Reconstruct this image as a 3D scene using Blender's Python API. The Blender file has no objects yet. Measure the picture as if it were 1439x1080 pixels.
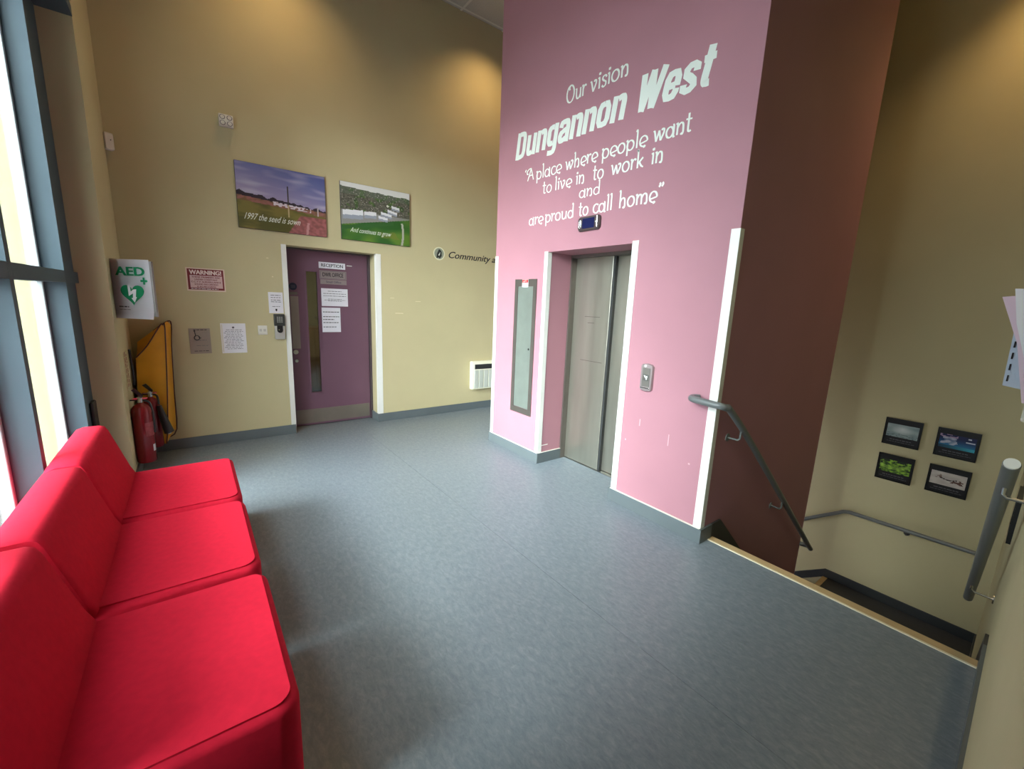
import bpy, bmesh, math, random
from mathutils import Vector, Matrix, noise
random.seed(7)
S = bpy.context.scene
COL = S.collection
PI = math.pi

# ------------------------------------------------------------------ camera
CAM_H = 1.5
yaw, pitch, roll, FPX = -0.652544346, 0.189941762, 0.0406904063, 594.2
ca, sa, cb, sb, cc, sc_ = math.cos(yaw), math.sin(yaw), math.cos(pitch), math.sin(pitch), math.cos(roll), math.sin(roll)
fwd = Vector((-sa * cb, ca * cb, -sb))
right = Vector((ca, sa, 0))
up = right.cross(fwd)
r2 = cc * right + sc_ * up
u2 = -sc_ * right + cc * up
cam_d = bpy.data.cameras.new('camera')
cam_d.sensor_fit = 'HORIZONTAL'
cam_d.sensor_width = 36.0
cam_d.lens = 36.0 * FPX / 1439.0
cam_d.clip_start = 0.01
cam_d.clip_end = 300
cam = bpy.data.objects.new('camera', cam_d)
M3 = Matrix((r2, u2, -fwd)).transposed()
cam.matrix_world = Matrix.Translation((0, 0, CAM_H)) @ M3.to_4x4()
COL.objects.link(cam)
S.camera = cam

# ------------------------------------------------------------------ exposure, world, lamps
S.view_settings.view_transform = 'Standard'
S.view_settings.look = 'None'
S.view_settings.exposure = 0.12
S.view_settings.gamma = 1.0
S.view_settings.use_curve_mapping = False
S.cycles.use_denoising = True
S.cycles.max_bounces = 10
S.cycles.diffuse_bounces = 2
S.cycles.glossy_bounces = 4
S.cycles.transparent_max_bounces = 12
S.cycles.sample_clamp_indirect = 8

SKY = 11
W = bpy.data.worlds.new('overcast_sky'); S.world = W
W.use_nodes = True
nt = W.node_tree; nt.nodes.clear()
wo = nt.nodes.new('ShaderNodeOutputWorld'); bg = nt.nodes.new('ShaderNodeBackground')
tc = nt.nodes.new('ShaderNodeTexCoord'); sx = nt.nodes.new('ShaderNodeSeparateXYZ')
rp = nt.nodes.new('ShaderNodeValToRGB')
nt.links.new(tc.outputs['Generated'], sx.inputs[0]); nt.links.new(sx.outputs['Z'], rp.inputs[0])
rp.color_ramp.elements[0].position = 0.0; rp.color_ramp.elements[0].color = (.80, .86, .92, 1)
rp.color_ramp.elements[1].position = 0.7; rp.color_ramp.elements[1].color = (.92, .97, 1.0, 1)
nt.links.new(rp.outputs[0], bg.inputs[0]); bg.inputs[1].default_value = SKY
nt.links.new(bg.outputs[0], wo.inputs[0])

WIN_Y0, WIN_Y1, WIN_H = .90, 4.10, 3.17
WIN_T = 3.62
def lamp(name, kind, loc, energy, color, rot=(0, 0, 0), **k):
    d = bpy.data.lights.new(name, kind); d.energy = energy; d.color = color
    for a, b in k.items(): setattr(d, a, b)
    o = bpy.data.objects.new(name, d); o.location = loc; o.rotation_euler = rot; COL.objects.link(o); return o
pt = lamp('window_portal', 'AREA', (-.74, (WIN_Y0 + WIN_Y1) / 2, WIN_T / 2), 1, (1, 1, 1), (0, -PI / 2, 0), shape='RECTANGLE', size=WIN_T, size_y=WIN_Y1 - WIN_Y0)
pt.data.cycles.is_portal = True
sun_dir = Vector((.64, .44, -.66)).normalized()
sun = lamp('veiled_sun', 'SUN', (-6, -3, 6), 47, (1, .99, .98), angle=math.radians(72))
sun.rotation_euler = sun_dir.to_track_quat('-Z', 'Y').to_euler()
WARM = (1.0, .66, .30)
def spot(name, loc, e, ang=78, blend=1.0, col=WARM, rot=(0, 0, 0)):
    return lamp(name, 'SPOT', loc, e, col, rot, spot_size=math.radians(ang), spot_blend=blend, shadow_soft_size=.06)
spot('downlight_lamp', (3.15, 4.45, 4.80), 66, 125)
spot('downlight_lamp.001', (0.85, 4.45, 4.80), 50, 125)
spot('stair_downlight_lamp', (5.45, 0.30, 4.80), 100, 110)
lamp('office_fill_light', 'AREA', (1.4, 6.2, 2.5), 14, (1, .95, .85), (0, 0, 0), size=.6)  # added fill light so the room behind the door glass is not black

# ------------------------------------------------------------------ materials
def lin(c):
    return tuple(((v / 255) / 12.92 if v / 255 <= .04045 else ((v / 255 + .055) / 1.055) ** 2.4) for v in c)
def mat(name, rgb, rough=.6, metal=0., var=0., vscale=4., bump=0., bscale=60., spec=.5, emit=None, stretch=None, sheen=0., rvar=0., blotch=None):
    m = bpy.data.materials.new(name); m.use_nodes = True
    n = m.node_tree; b = n.nodes['Principled BSDF']
    c = lin(rgb); b.inputs['Roughness'].default_value = rough; b.inputs['Metallic'].default_value = metal
    b.inputs['Specular IOR Level'].default_value = spec
    t = n.nodes.new('ShaderNodeTexCoord'); mp = n.nodes.new('ShaderNodeMapping')
    n.links.new(t.outputs['Object'], mp.inputs[0])
    if stretch: mp.inputs['Scale'].default_value = stretch
    v = n.nodes.new('ShaderNodeTexNoise'); v.inputs['Scale'].default_value = vscale; v.inputs['Detail'].default_value = 4
    n.links.new(mp.outputs[0], v.inputs['Vector'])
    cr = n.nodes.new('ShaderNodeValToRGB')
    cr.color_ramp.elements[0].position = .3; cr.color_ramp.elements[1].position = .7
    d = blotch and lin(blotch) or tuple(x * (1 - var) for x in c)
    cr.color_ramp.elements[0].color = (*d, 1)
    cr.color_ramp.elements[1].color = (*[min(1, x * (1 + var * .6)) for x in c], 1)
    n.links.new(v.outputs['Fac'], cr.inputs[0]); n.links.new(cr.outputs[0], b.inputs['Base Color'])
    if rvar:
        mr = n.nodes.new('ShaderNodeMapRange'); mr.inputs[3].default_value = rough - rvar; mr.inputs[4].default_value = rough + rvar
        n.links.new(v.outputs['Fac'], mr.inputs[0]); n.links.new(mr.outputs[0], b.inputs['Roughness'])
    if bump:
        w = n.nodes.new('ShaderNodeTexNoise'); w.inputs['Scale'].default_value = bscale; w.inputs['Detail'].default_value = 3
        n.links.new(mp.outputs[0], w.inputs['Vector'])
        bp = n.nodes.new('ShaderNodeBump'); bp.inputs['Strength'].default_value = bump; bp.inputs['Distance'].default_value = .003
        n.links.new(w.outputs['Fac'], bp.inputs['Height']); n.links.new(bp.outputs[0], b.inputs['Normal'])
    if sheen:
        b.inputs['Sheen Weight'].default_value = sheen; b.inputs['Sheen Roughness'].default_value = .5
        b.inputs['Sheen Tint'].default_value = (*c, 1)
    if emit:
        b.inputs['Emission Color'].default_value = (*lin(emit[0]), 1); b.inputs['Emission Strength'].default_value = emit[1]
    return m
def print_mat(name, rough=.5):
    m = bpy.data.materials.new(name); m.use_nodes = True
    n = m.node_tree; b = n.nodes['Principled BSDF']; b.inputs['Roughness'].default_value = rough
    a = n.nodes.new('ShaderNodeVertexColor'); a.layer_name = 'print'
    n.links.new(a.outputs[0], b.inputs['Base Color']); return m
def glass_mat(name, tint=(.9, .95, .95), refl=.12):
    m = bpy.data.materials.new(name); m.use_nodes = True
    n = m.node_tree; n.nodes.clear(); o = n.nodes.new('ShaderNodeOutputMaterial')
    t = n.nodes.new('ShaderNodeBsdfTransparent'); t.inputs[0].default_value = (*tint, 1)
    g = n.nodes.new('ShaderNodeBsdfGlossy'); g.inputs['Roughness'].default_value = .02
    mx = n.nodes.new('ShaderNodeMixShader'); fr = n.nodes.new('ShaderNodeFresnel'); fr.inputs[0].default_value = 1.45
    ml = n.nodes.new('ShaderNodeMath'); ml.operation = 'MULTIPLY_ADD'; ml.inputs[1].default_value = .8; ml.inputs[2].default_value = refl * .2
    n.links.new(fr.outputs[0], ml.inputs[0]); n.links.new(ml.outputs[0], mx.inputs[0])
    n.links.new(t.outputs[0], mx.inputs[1]); n.links.new(g.outputs[0], mx.inputs[2]); n.links.new(mx.outputs[0], o.inputs[0]); return m

CREAM = mat('cream_wall_paint', (198, 187, 148), .75, var=.05, vscale=1.5, bump=.12, bscale=220, spec=.25)
MAUVE = mat('mauve_wall_paint', (178, 127, 139), .6, var=.05, vscale=1.6, bump=.10, bscale=220, spec=.3)
SKIRT = mat('grey_vinyl_skirting', (98, 107, 110), .45, var=.06, vscale=6)
WHITE = mat('white_corner_guard', (238, 238, 232), .4, var=.03)
BLACK = mat('black_plastic', (22, 22, 24), .4)
DKGREY = mat('dark_grey_plastic', (52, 54, 54), .45, var=.1)
OFFW = mat('off_white_plastic', (225, 222, 212), .4, var=.03)
PAPER = mat('white_paper', (232, 230, 236), .7, var=.02)
INK = mat('black_ink', (28, 26, 30), .6)
GINK = mat('grey_ink', (95, 92, 100), .6)
GREEN = mat('green_ink', (0, 125, 82), .5)
REDINK = mat('dark_red_ink', (120, 26, 36), .5)
VINYLW = mat('white_vinyl_lettering', (236, 242, 234), .5, var=.02)
PURPLE = mat('purple_door_paint', (114, 80, 97), .5, var=.05, vscale=2)
STEEL = mat('brushed_stainless_steel', (170, 168, 155), .36, .85, var=.10, vscale=9, stretch=(1, 1, .12), rvar=.07, bump=.03, bscale=500)
STEELP = mat('satin_steel_panel', (150, 160, 152), .42, .6, var=.08, vscale=7)
STEELD = mat('dull_bronze_steel_frame', (118, 112, 106), .45, .7, var=.08)
CHROME = mat('polished_steel', (205, 205, 205), .2, 1.0)
RAILP = mat('grey_plastic_coated_rail', (108, 112, 112), .32, var=.04)
ALU = mat('slate_blue_powder_coated_aluminium', (60, 78, 88), .55, var=.05, vscale=3)
ALUL = mat('pale_aluminium_bead', (170, 178, 180), .4, .3, var=.04)
RED = mat('red_upholstery_fabric', (200, 28, 54), .9, var=.07, vscale=40, bump=.25, bscale=900, spec=.15)
TAN = mat('tan_stair_nosing', (196, 168, 122), .6, var=.08, vscale=12)
TREAD = mat('dark_stair_vinyl', (52, 52, 54), .5, var=.12, vscale=30)
DSKIRT = mat('dark_stair_skirting', (50, 52, 54), .4, var=.08)
CEILT = mat('grey_white_ceiling_tile', (196, 192, 184), .85, var=.06, vscale=60, bump=.2, bscale=120)
EXTR = mat('red_gloss_enamel', (124, 12, 22), .22, var=.04)
YEL = mat('yellow_pvc_cover', (214, 150, 14), .5, var=.12, vscale=5, bump=.25, bscale=9)
PIPE = mat('maroon_piping', (70, 16, 16), .5)
GLASS = glass_mat('window_glass')
DGLASS = glass_mat('door_glass', (.6, .62, .58), .3)
SCREEN = mat('blue_lcd_screen', (28, 34, 78), .15)
PRINT = print_mat('printed_picture')
CANVAS = mat('canvas_edge', (70, 66, 72), .7)
FRAMEB = mat('black_picture_frame', (18, 18, 20), .35)

def floor_mat():
    m = bpy.data.materials.new('marbled_grey_vinyl'); m.use_nodes = True
    n = m.node_tree; b = n.nodes['Principled BSDF']; b.inputs['Roughness'].default_value = .36; b.inputs['Specular IOR Level'].default_value = .45
    t = n.nodes.new('ShaderNodeTexCoord')
    def nz(scale, st, det=5, rough=.6, dist=0):
        mp = n.nodes.new('ShaderNodeMapping'); mp.inputs['Scale'].default_value = st
        n.links.new(t.outputs['Object'], mp.inputs[0])
        v = n.nodes.new('ShaderNodeTexNoise'); v.inputs['Scale'].default_value = scale; v.inputs['Detail'].default_value = det
        v.inputs['Roughness'].default_value = rough; v.inputs['Distortion'].default_value = dist
        n.links.new(mp.outputs[0], v.inputs['Vector']); return v
    def ramp(src, stops):
        c = n.nodes.new('ShaderNodeValToRGB'); e = c.color_ramp.elements
        while len(e) < len(stops): e.new(.5)
        for k, (p, col) in enumerate(stops): e[k].position = p; e[k].color = (*lin(col), 1)
        n.links.new(src.outputs['Fac'], c.inputs[0]); return c
    base = ramp(nz(48, (1, .45, 1), 7, .78, .5), [(.30, (106, 117, 126)), (.5, (121, 132, 140)), (.72, (141, 149, 156))])
    fl = ramp(nz(60, (1, .4, 1), 4, .75, 1.0), [(.60, (0, 0, 0)), (.74, (150, 150, 150))])
    dk = ramp(nz(70, (1, .5, 1.3), 4, .7, .8), [(.27, (120, 120, 120)), (.38, (0, 0, 0))])
    mx = n.nodes.new('ShaderNodeMix'); mx.data_type = 'RGBA'; mx.inputs[7].default_value = (*lin((172, 178, 178)), 1)
    n.links.new(fl.outputs[0], mx.inputs[0]); n.links.new(base.outputs[0], mx.inputs[6])
    m2 = n.nodes.new('ShaderNodeMix'); m2.data_type = 'RGBA'; m2.inputs[7].default_value = (*lin((66, 74, 80)), 1)
    n.links.new(dk.outputs[0], m2.inputs[0]); n.links.new(mx.outputs[2], m2.inputs[6])
    n.links.new(m2.outputs[2], b.inputs['Base Color'])
    v = nz(300, (1, 1, 1), 2); bp = n.nodes.new('ShaderNodeBump'); bp.inputs['Strength'].default_value = .06; bp.inputs['Distance'].default_value = .002
    n.links.new(v.outputs['Fac'], bp.inputs['Height']); n.links.new(bp.outputs[0], b.inputs['Normal'])
    return m
FLOORM = floor_mat()

# ------------------------------------------------------------------ helpers
def link_mesh(name, bm, m, parent=None, smooth=False, loc=None, rz=0):
    me = bpy.data.meshes.new(name)
    bmesh.ops.recalc_face_normals(bm, faces=bm.faces)
    if smooth:
        for f in bm.faces: f.smooth = True
    bm.to_mesh(me); bm.free()
    if m: me.materials.append(m)
    if smooth:
        try: me.set_sharp_from_angle(angle=math.radians(40))
        except Exception: pass
    o = bpy.data.objects.new(name, me); COL.objects.link(o)
    if parent: o.parent = parent
    if loc: o.location = loc
    o.rotation_euler.z = rz
    return o
def thing(name, label, cat, loc=(0, 0, 0), rz=0, group=None):
    o = bpy.data.objects.new(name, None); COL.objects.link(o); o.empty_display_size = .1
    o.location = loc; o.rotation_euler = (0, 0, rz); tag(o, label, cat, group); return o
def tag(o, label=None, cat=None, group=None, kind=None):
    if label: o['label'] = label
    if cat: o['category'] = cat
    if group: o['group'] = group
    if kind: o['kind'] = kind
    return o
def struct(name, bm, m, label=None, cat=None, **k):
    o = link_mesh(name, bm, m, **k); o['kind'] = 'structure'
    return tag(o, label, cat)
def sempty(name, label=None, cat=None, loc=(0, 0, 0), rz=0):
    o = bpy.data.objects.new(name, None); COL.objects.link(o); o.location = loc; o.rotation_euler.z = rz; o['kind'] = 'structure'
    return tag(o, label, cat)
def BM(): return bmesh.new()
def box(bm, x0, x1, y0, y1, z0, z1, bev=0, seg=2):
    v = [bm.verts.new((x, y, z)) for x in (x0, x1) for y in (y0, y1) for z in (z0, z1)]
    fs = [bm.faces.new([v[i] for i in q]) for q in ((0, 1, 3, 2), (4, 6, 7, 5), (0, 4, 5, 1), (2, 3, 7, 6), (0, 2, 6, 4), (1, 5, 7, 3))]
    if bev:
        ed = list({e for f in fs for e in f.edges})
        bmesh.ops.bevel(bm, geom=ed, offset=bev, segments=seg, affect='EDGES', profile=.5)
    return bm
def B(*a, **k): return box(BM(), *a, **k)
def prism(bm, pts, axis, a0, a1):
    """extrude polygon pts (2-D) along axis ('x','y','z') from a0 to a1"""
    def P(p, a):
        return {'x': (a, p[0], p[1]), 'y': (p[0], a, p[1]), 'z': (p[0], p[1], a)}[axis]
    A = [bm.verts.new(P(p, a0)) for p in pts]; C = [bm.verts.new(P(p, a1)) for p in pts]
    n = len(pts); fs = [bm.faces.new(A), bm.faces.new(C[::-1])]
    for i in range(n): fs.append(bm.faces.new((A[i], A[(i + 1) % n], C[(i + 1) % n], C[i])))
    return fs
def loft(bm, rings, cap=True):
    V = [[bm.verts.new(p) for p in r] for r in rings]; n = len(V[0])
    for a, b in zip(V, V[1:]):
        for i in range(n): bm.faces.new((a[i], a[(i + 1) % n], b[(i + 1) % n], b[i]))
    if cap:
        bm.faces.new(V[0][::-1]); bm.faces.new(V[-1])
    return V
def rr(x0, x1, y0, y1, r, seg=6):
    """rounded rectangle; r = radii for corners (x0y0, x1y0, x1y1, x0y1)"""
    if not isinstance(r, (list, tuple)): r = (r,) * 4
    out = []
    for (cx, cy, a, rad) in ((x0, y0, 180, r[0]), (x1, y0, 270, r[1]), (x1, y1, 0, r[2]), (x0, y1, 90, r[3])):
        ccx = cx + (rad if cx == x0 else -rad); ccy = cy + (rad if cy == y0 else -rad)
        for i in range(seg + 1):
            t = math.radians(a + 90 * i / seg); out.append((ccx + rad * math.cos(t), ccy + rad * math.sin(t)))
    return out
def tube(bm, pts, r, n=12, cap=True, smooth=0):
    pts = [Vector(p) for p in pts]
    if smooth:
        out = []
        for i in range(len(pts) - 1):
            p0, p1, p2, p3 = pts[max(i - 1, 0)], pts[i], pts[i + 1], pts[min(i + 2, len(pts) - 1)]
            for k in range(smooth):
                t = k / smooth
                out.append(.5 * ((2 * p1) + (-p0 + p2) * t + (2 * p0 - 5 * p1 + 4 * p2 - p3) * t * t + (-p0 + 3 * p1 - 3 * p2 + p3) * t ** 3))
        out.append(pts[-1]); pts = out
    rad = r if isinstance(r, (list, tuple)) else [r] * len(pts)
    prev = None; rings = []
    for i, p in enumerate(pts):
        d = (pts[min(i + 1, len(pts) - 1)] - pts[max(i - 1, 0)]).normalized()
        if prev is None:
            a = Vector((0, 0, 1)) if abs(d.z) < .9 else Vector((1, 0, 0)); u = d.cross(a).normalized()
        else: u = (prev - d * prev.dot(d)).normalized()
        prev = u; w = d.cross(u)
        rings.append([p + rad[i] * (math.cos(2 * PI * k / n) * u + math.sin(2 * PI * k / n) * w) for k in range(n)])
    loft(bm, rings, cap); return bm
def lathe(bm, prof, cx=0, cy=0, n=20):
    loft(bm, [[(cx + max(r, 1e-4) * math.cos(2 * PI * k / n), cy + max(r, 1e-4) * math.sin(2 * PI * k / n), z) for k in range(n)] for r, z in prof]); return bm
def disc_y(bm, cx, cz, r, y0, y1, n=16):
    prism(bm, [(cx + r * math.cos(2 * PI * k / n), cz + r * math.sin(2 * PI * k / n)) for k in range(n)], 'y', y0, y1)
def text(s, x0, x1, z0, z1, y=-.002, m=None, parent=None, bold=0., shear=0., name='lettering', align_cap=False):
    """text in local x-z plane facing -y, fitted to the box x0..x1, z0..z1"""
    cu = bpy.data.curves.new('t', 'FONT'); cu.body = s; cu.size = 1; cu.shear = shear; cu.resolution_u = 3; cu.offset = bold * .35; cu.align_x = 'CENTER'
    o = bpy.data.objects.new('t', cu); COL.objects.link(o)
    dg = bpy.context.evaluated_depsgraph_get(); dg.update()
    me = bpy.data.meshes.new_from_object(o.evaluated_get(dg)); bpy.data.objects.remove(o); bpy.data.curves.remove(cu)
    bm = BM(); bm.from_mesh(me); bpy.data.meshes.remove(me)
    if bold:
        g = bmesh.ops.duplicate(bm, geom=bm.verts[:] + bm.edges[:] + bm.faces[:])
        for e in g['geom']:
            if isinstance(e, bmesh.types.BMVert): e.co.x += bold; e.co.z += .0004
    xs = [v.co.x for v in bm.verts]; ys = [v.co.y for v in bm.verts]
    ax, bx, ay, by = min(xs), max(xs), min(ys), max(ys)
    for v in bm.verts:
        dz = v.co.z
        v.co = ((v.co.x - ax) / (bx - ax) * (x1 - x0) + x0, y - dz, (v.co.y - ay) / (by - ay) * (z1 - z0) + z0)
    return link_mesh(name, bm, m or INK, parent)
# hand-drawn Art Nouveau letter strokes (units: x-height .58, capital 1)
def EL(cx, cy, rx, ry, a0=0, a1=360, n=20):
    return [(cx + rx * math.cos(math.radians(a0 + (a1 - a0) * i / n)), cy + ry * math.sin(math.radians(a0 + (a1 - a0) * i / n))) for i in range(n + 1)]
ARCH = [(.1, .36), (.2, .52), (.32, .59), (.43, .5), (.46, .3), (.46, .08), (.40, -.02), (.32, .05)]
GL = {
 ' ': (.36, []), 'O': (.92, [EL(.42, .48, .36, .5), [(.42, .98), (.30, .84), (.36, .72)]]),
 'u': (.62, [[(.03, .55), (.1, .58), (.1, .25), (.16, .05), (.28, 0), (.40, .08), (.48, .22)], [(.48, .58), (.48, 0)]]),
 'r': (.42, [[(.03, .55), (.1, .58), (.1, 0)], [(.1, .36), (.2, .54), (.32, .59), (.38, .5)]]),
 'v': (.54, [[(.0, .56), (.07, .56), (.22, .0)], [(.22, 0), (.40, .36), (.42, .55), (.32, .6), (.28, .52)]]),
 'i': (.26, [[(.04, .55), (.12, .58), (.12, 0)], EL(.14, .82, .035, .035, 0, 360, 8)]),
 's': (.42, [[(.36, .46), (.3, .58), (.16, .58), (.08, .46), (.18, .33), (.32, .22), (.30, .05), (.16, -.01), (.05, .1)]]),
 'o': (.62, [EL(.29, .29, .24, .30)]),
 'n': (.60, [[(.03, .55), (.1, .58), (.1, 0)], ARCH]),
 'A': (.84, [[(.42, 1.0), (.30, .55), (.10, 0)], [(.42, 1.0), (.70, 0)], [(.42, 1.0), (.2, .96), (.02, .78), (.05, .58), (.16, .6)], [(.16, .30), (.4, .42), (.66, .36)]]),
 'p': (.62, [[(.03, .55), (.1, .58), (.1, -.30)], EL(.30, .29, .23, .29)]),
 'l': (.26, [[(.05, .96), (.12, 1.0), (.12, 0)]]),
 'a': (.64, [EL(.26, .27, .22, .28), [(.44, .62), (.51, .56), (.51, 0), (.58, .02)]]),
 'c': (.50, [EL(.30, .29, .24, .30, 45, 325)]),
 'e': (.56, [EL(.30, .29, .24, .30, -5, 300), [(.08, .18), (.3, .22), (.54, .27)], [(.42, .03), (.38, -.05), (.3, -.08)]]),
 'w': (.82, [[(.0, .56), (.07, .56), (.2, 0)], [(.2, 0), (.38, .56)], [(.38, .56), (.50, 0)], [(.5, 0), (.68, .36), (.70, .55), (.60, .6), (.56, .52)]]),
 'h': (.62, [[(.04, .97), (.1, 1.0), (.1, 0)], ARCH]),
 't': (.40, [[(.16, .95), (.16, .5), (.16, .1), (.24, 0), (.33, .05)], [(.0, .66), (.36, .62)]]),
 'k': (.58, [[(.04, .97), (.1, 1.0), (.1, 0)], [(.46, .56), (.1, .24)], [(.22, .34), (.34, .12), (.5, 0)]]),
 'd': (.62, [EL(.27, .27, .22, .28), [(.43, .97), (.49, 1.0), (.49, 0)]]),
 'm': (.92, [[(.03, .55), (.1, .58), (.1, 0)], [(.1, .36), (.2, .52), (.3, .58), (.4, .5), (.42, .3), (.42, 0)], [(p[0] + .32, p[1]) for p in ARCH]]),
 '\u2018': (.22, [[(.14, 1.0), (.06, .88), (.10, .82)]]),
 '\u201d': (.42, [[(.08, 1.0), (.14, .92), (.06, .78)], [(.26, 1.0), (.32, .92), (.24, .78)]]),
}
def strokes(s, x0, x1, z0, cap, y, m, parent, w=.07, name='lettering', GL=GL, shear=0., bold=False):
    tot = sum(GL[c][0] for c in s) - (.08 if bold else 0); k = (x1 - x0 - shear * cap) / tot; bm = BM(); cur = 0; lay = 0; y0_ = y
    for c in s:
        adv, st = GL[c]
        for pl in st:
            lay += 1; y = y0_ - .00015 * (lay % 4)
            P = [Vector((x0 + (cur + p[0]) * k + shear * cap * p[1], z0 + p[1] * cap)) for p in pl]
            if 3 <= len(P) < 12:
                out = []
                for i in range(len(P) - 1):
                    p0, p1, p2, p3 = P[max(i - 1, 0)], P[i], P[i + 1], P[min(i + 2, len(P) - 1)]
                    for q in range(5):
                        t = q / 5
                        out.append(.5 * ((2 * p1) + (-p0 + p2) * t + (2 * p0 - 5 * p1 + 4 * p2 - p3) * t * t + (-p0 + 3 * p1 - 3 * p2 + p3) * t ** 3))
                P = out + [P[-1]]
            h = w * cap * .5; L = []
            for i, p in enumerate(P):
                d = P[min(i + 1, len(P) - 1)] - P[max(i - 1, 0)]
                if d.length < 1e-9: d = Vector((1, 0))
                d.normalize(); nrm = Vector((-d.y, d.x)); hh = h * (1.25 if abs(d.y) > .6 else .9) if not bold else h * (1 if abs(d.y) > .5 else .82)
                L.append((bm.verts.new((p.x + nrm.x * hh, y, p.y + nrm.y * hh)), bm.verts.new((p.x - nrm.x * hh, y, p.y - nrm.y * hh))))
            for a, b in zip(L, L[1:]): bm.faces.new((a[0], a[1], b[1], b[0]))
        cur += adv
    return link_mesh(name, bm, m, parent)
HG = {
 'D': (.66, [[(.1, 1), (.1, 0)], [(.15, .92), (.3, .915), (.42, .88), (.48, .74), (.48, .5), (.48, .26), (.42, .12), (.3, .085), (.15, .08)]]),
 'u': (.60, [[(.1, .76), (.1, .45), (.1, .22), (.15, .10), (.24, .085), (.34, .12)], [(.45, .76), (.45, 0)]]),
 'n': (.60, [[(.1, .76), (.1, 0)], [(.22, .64), (.31, .675), (.40, .66), (.45, .55), (.45, .3), (.45, 0)]]),
 'o': (.60, [[(.275, .68), (.16, .66), (.1, .54), (.1, .38), (.1, .22), (.16, .10), (.275, .08), (.39, .10), (.45, .22), (.45, .38), (.45, .54), (.39, .66), (.275, .68)]]),
 'g': (.60, [[(.34, .66), (.2, .67), (.1, .58), (.1, .40), (.1, .24), (.2, .12), (.34, .14)], [(.45, .76), (.45, .2), (.45, -.06), (.38, -.18), (.24, -.19), (.1, -.17)]]),
 'a': (.60, [[(.10, .52), (.14, .66), (.28, .68), (.40, .66), (.45, .54), (.45, .3), (.45, 0)], [(.40, .42), (.24, .38), (.12, .30), (.1, .19), (.15, .09), (.26, .085), (.38, .14)]]),
 'e': (.60, [[(.14, .37), (.30, .37), (.40, .37)], [(.45, .33), (.45, .54), (.39, .66), (.275, .68), (.16, .66), (.1, .54), (.1, .38), (.1, .22), (.16, .10), (.275, .08), (.39, .10), (.45, .2), (.45, .27)]]),
 's': (.58, [[(.44, .50), (.43, .62), (.34, .68), (.2, .68), (.11, .60), (.12, .48), (.26, .39), (.40, .28), (.44, .17), (.35, .09), (.22, .08), (.11, .14), (.10, .26)]]),
 't': (.46, [[(.19, .96), (.19, .5), (.19, .18), (.26, .09), (.36, .085)], [(.02, .68), (.38, .68)]]),
 'W': (.98, [[(.10, 1), (.26, 0)], [(.26, 0), (.46, 1)], [(.46, 1), (.62, 0)], [(.64, 0), (.86, 1)]]),
}
def art(name, x0, x1, z0, z1, y, nx, nz, f, parent):
    """flat print: a grid of small faces, each with its own printed colour f(u, v) in sRGB 0..255"""
    vs = [(x0 + (x1 - x0) * i / nx, y, z0 + (z1 - z0) * j / nz) for j in range(nz + 1) for i in range(nx + 1)]
    fs = [(j * (nx + 1) + i, j * (nx + 1) + i + 1, (j + 1) * (nx + 1) + i + 1, (j + 1) * (nx + 1) + i) for j in range(nz) for i in range(nx)]
    me = bpy.data.meshes.new(name); me.from_pydata(vs, [], fs)
    at = me.color_attributes.new('print', 'FLOAT_COLOR', 'CORNER'); buf = []
    for j in range(nz):
        for i in range(nx):
            c = lin(f((i + .5) / nx, (j + .5) / nz)); buf += [*c, 1] * 4
    at.data.foreach_set('color', buf)
    me.materials.append(PRINT)
    o = bpy.data.objects.new(name, me); COL.objects.link(o); o.parent = parent; return o
def nz2(u, v, s, seed=0): return noise.noise(Vector((u * s, v * s, seed)))
def mixc(a, b, t):
    t = max(0, min(1, t)); return tuple(a[i] + (b[i] - a[i]) * t for i in range(3))

YB, XT, CZ = 4.98, 2.555, 4.835      # back wall, lift shaft face, ceiling
XC = -.43                            # side wall left of the back wall
FAR = 5.90                           # stairwell far wall
T_Y0, T_Y1, T_X1 = 1.255, 3.70, 4.55 # lift shaft
LAND = -1.6
def wr(x): return -.068 + .0235 * x  # right wall plane (slightly skewed)
def right_slab(bm, x0, x1, z0, z1, off0=0., off1=-.15):
    q = [(x0, wr(x0) + off0), (x1, wr(x1) + off0), (x1, wr(x1) + off1), (x0, wr(x0) + off1)]
    prism(bm, q, 'z', z0, z1); return bm

# ------------------------------------------------------------------ room shell
bm = BM()
box(bm, -.95, .84, YB, YB + .30, 0, CZ); box(bm, 1.765, 7.1, YB, YB + .30, 0, CZ); box(bm, .84, 1.765, YB, YB + .30, 1.99, CZ)
wall_back = struct('wall_back', bm, CREAM)
bm = BM()
box(bm, -.95, XC, 4.10, YB, 0, CZ); box(bm, -.80, XC, -.35, 4.10, WIN_T, CZ); box(bm, -.80, -.575, -.35, WIN_Y0, 0, WIN_T)
wall_left = struct('wall_left', bm, CREAM)
bm = BM(); right_slab(bm, -.8, 6.1, -3.4, CZ); wall_right = struct('wall_right', bm, CREAM)
wall_far = struct('wall_stairwell', B(FAR, FAR + .15, -.15, T_Y1, -3.4, CZ), CREAM)
bm = BM(); box(bm, T_X1, 7.0, T_Y1 - .10, T_Y1, -3.4, CZ); box(bm, 7.0, 7.1, T_Y1 - .1, YB, 0, CZ)
struct('wall_corridor', bm, CREAM)
bm = BM()
box(bm, XT, T_X1, T_Y0, 2.0, -3.4, CZ); box(bm, XT, T_X1, 2.9, T_Y1, 0, CZ); box(bm, XT, T_X1, 2.0, 2.9, 1.95, CZ); box(bm, 3.1, T_X1, 2.0, 2.9, -3.4, 1.95)
wall_lift = struct('wall_lift_shaft', bm, MAUVE)
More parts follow.
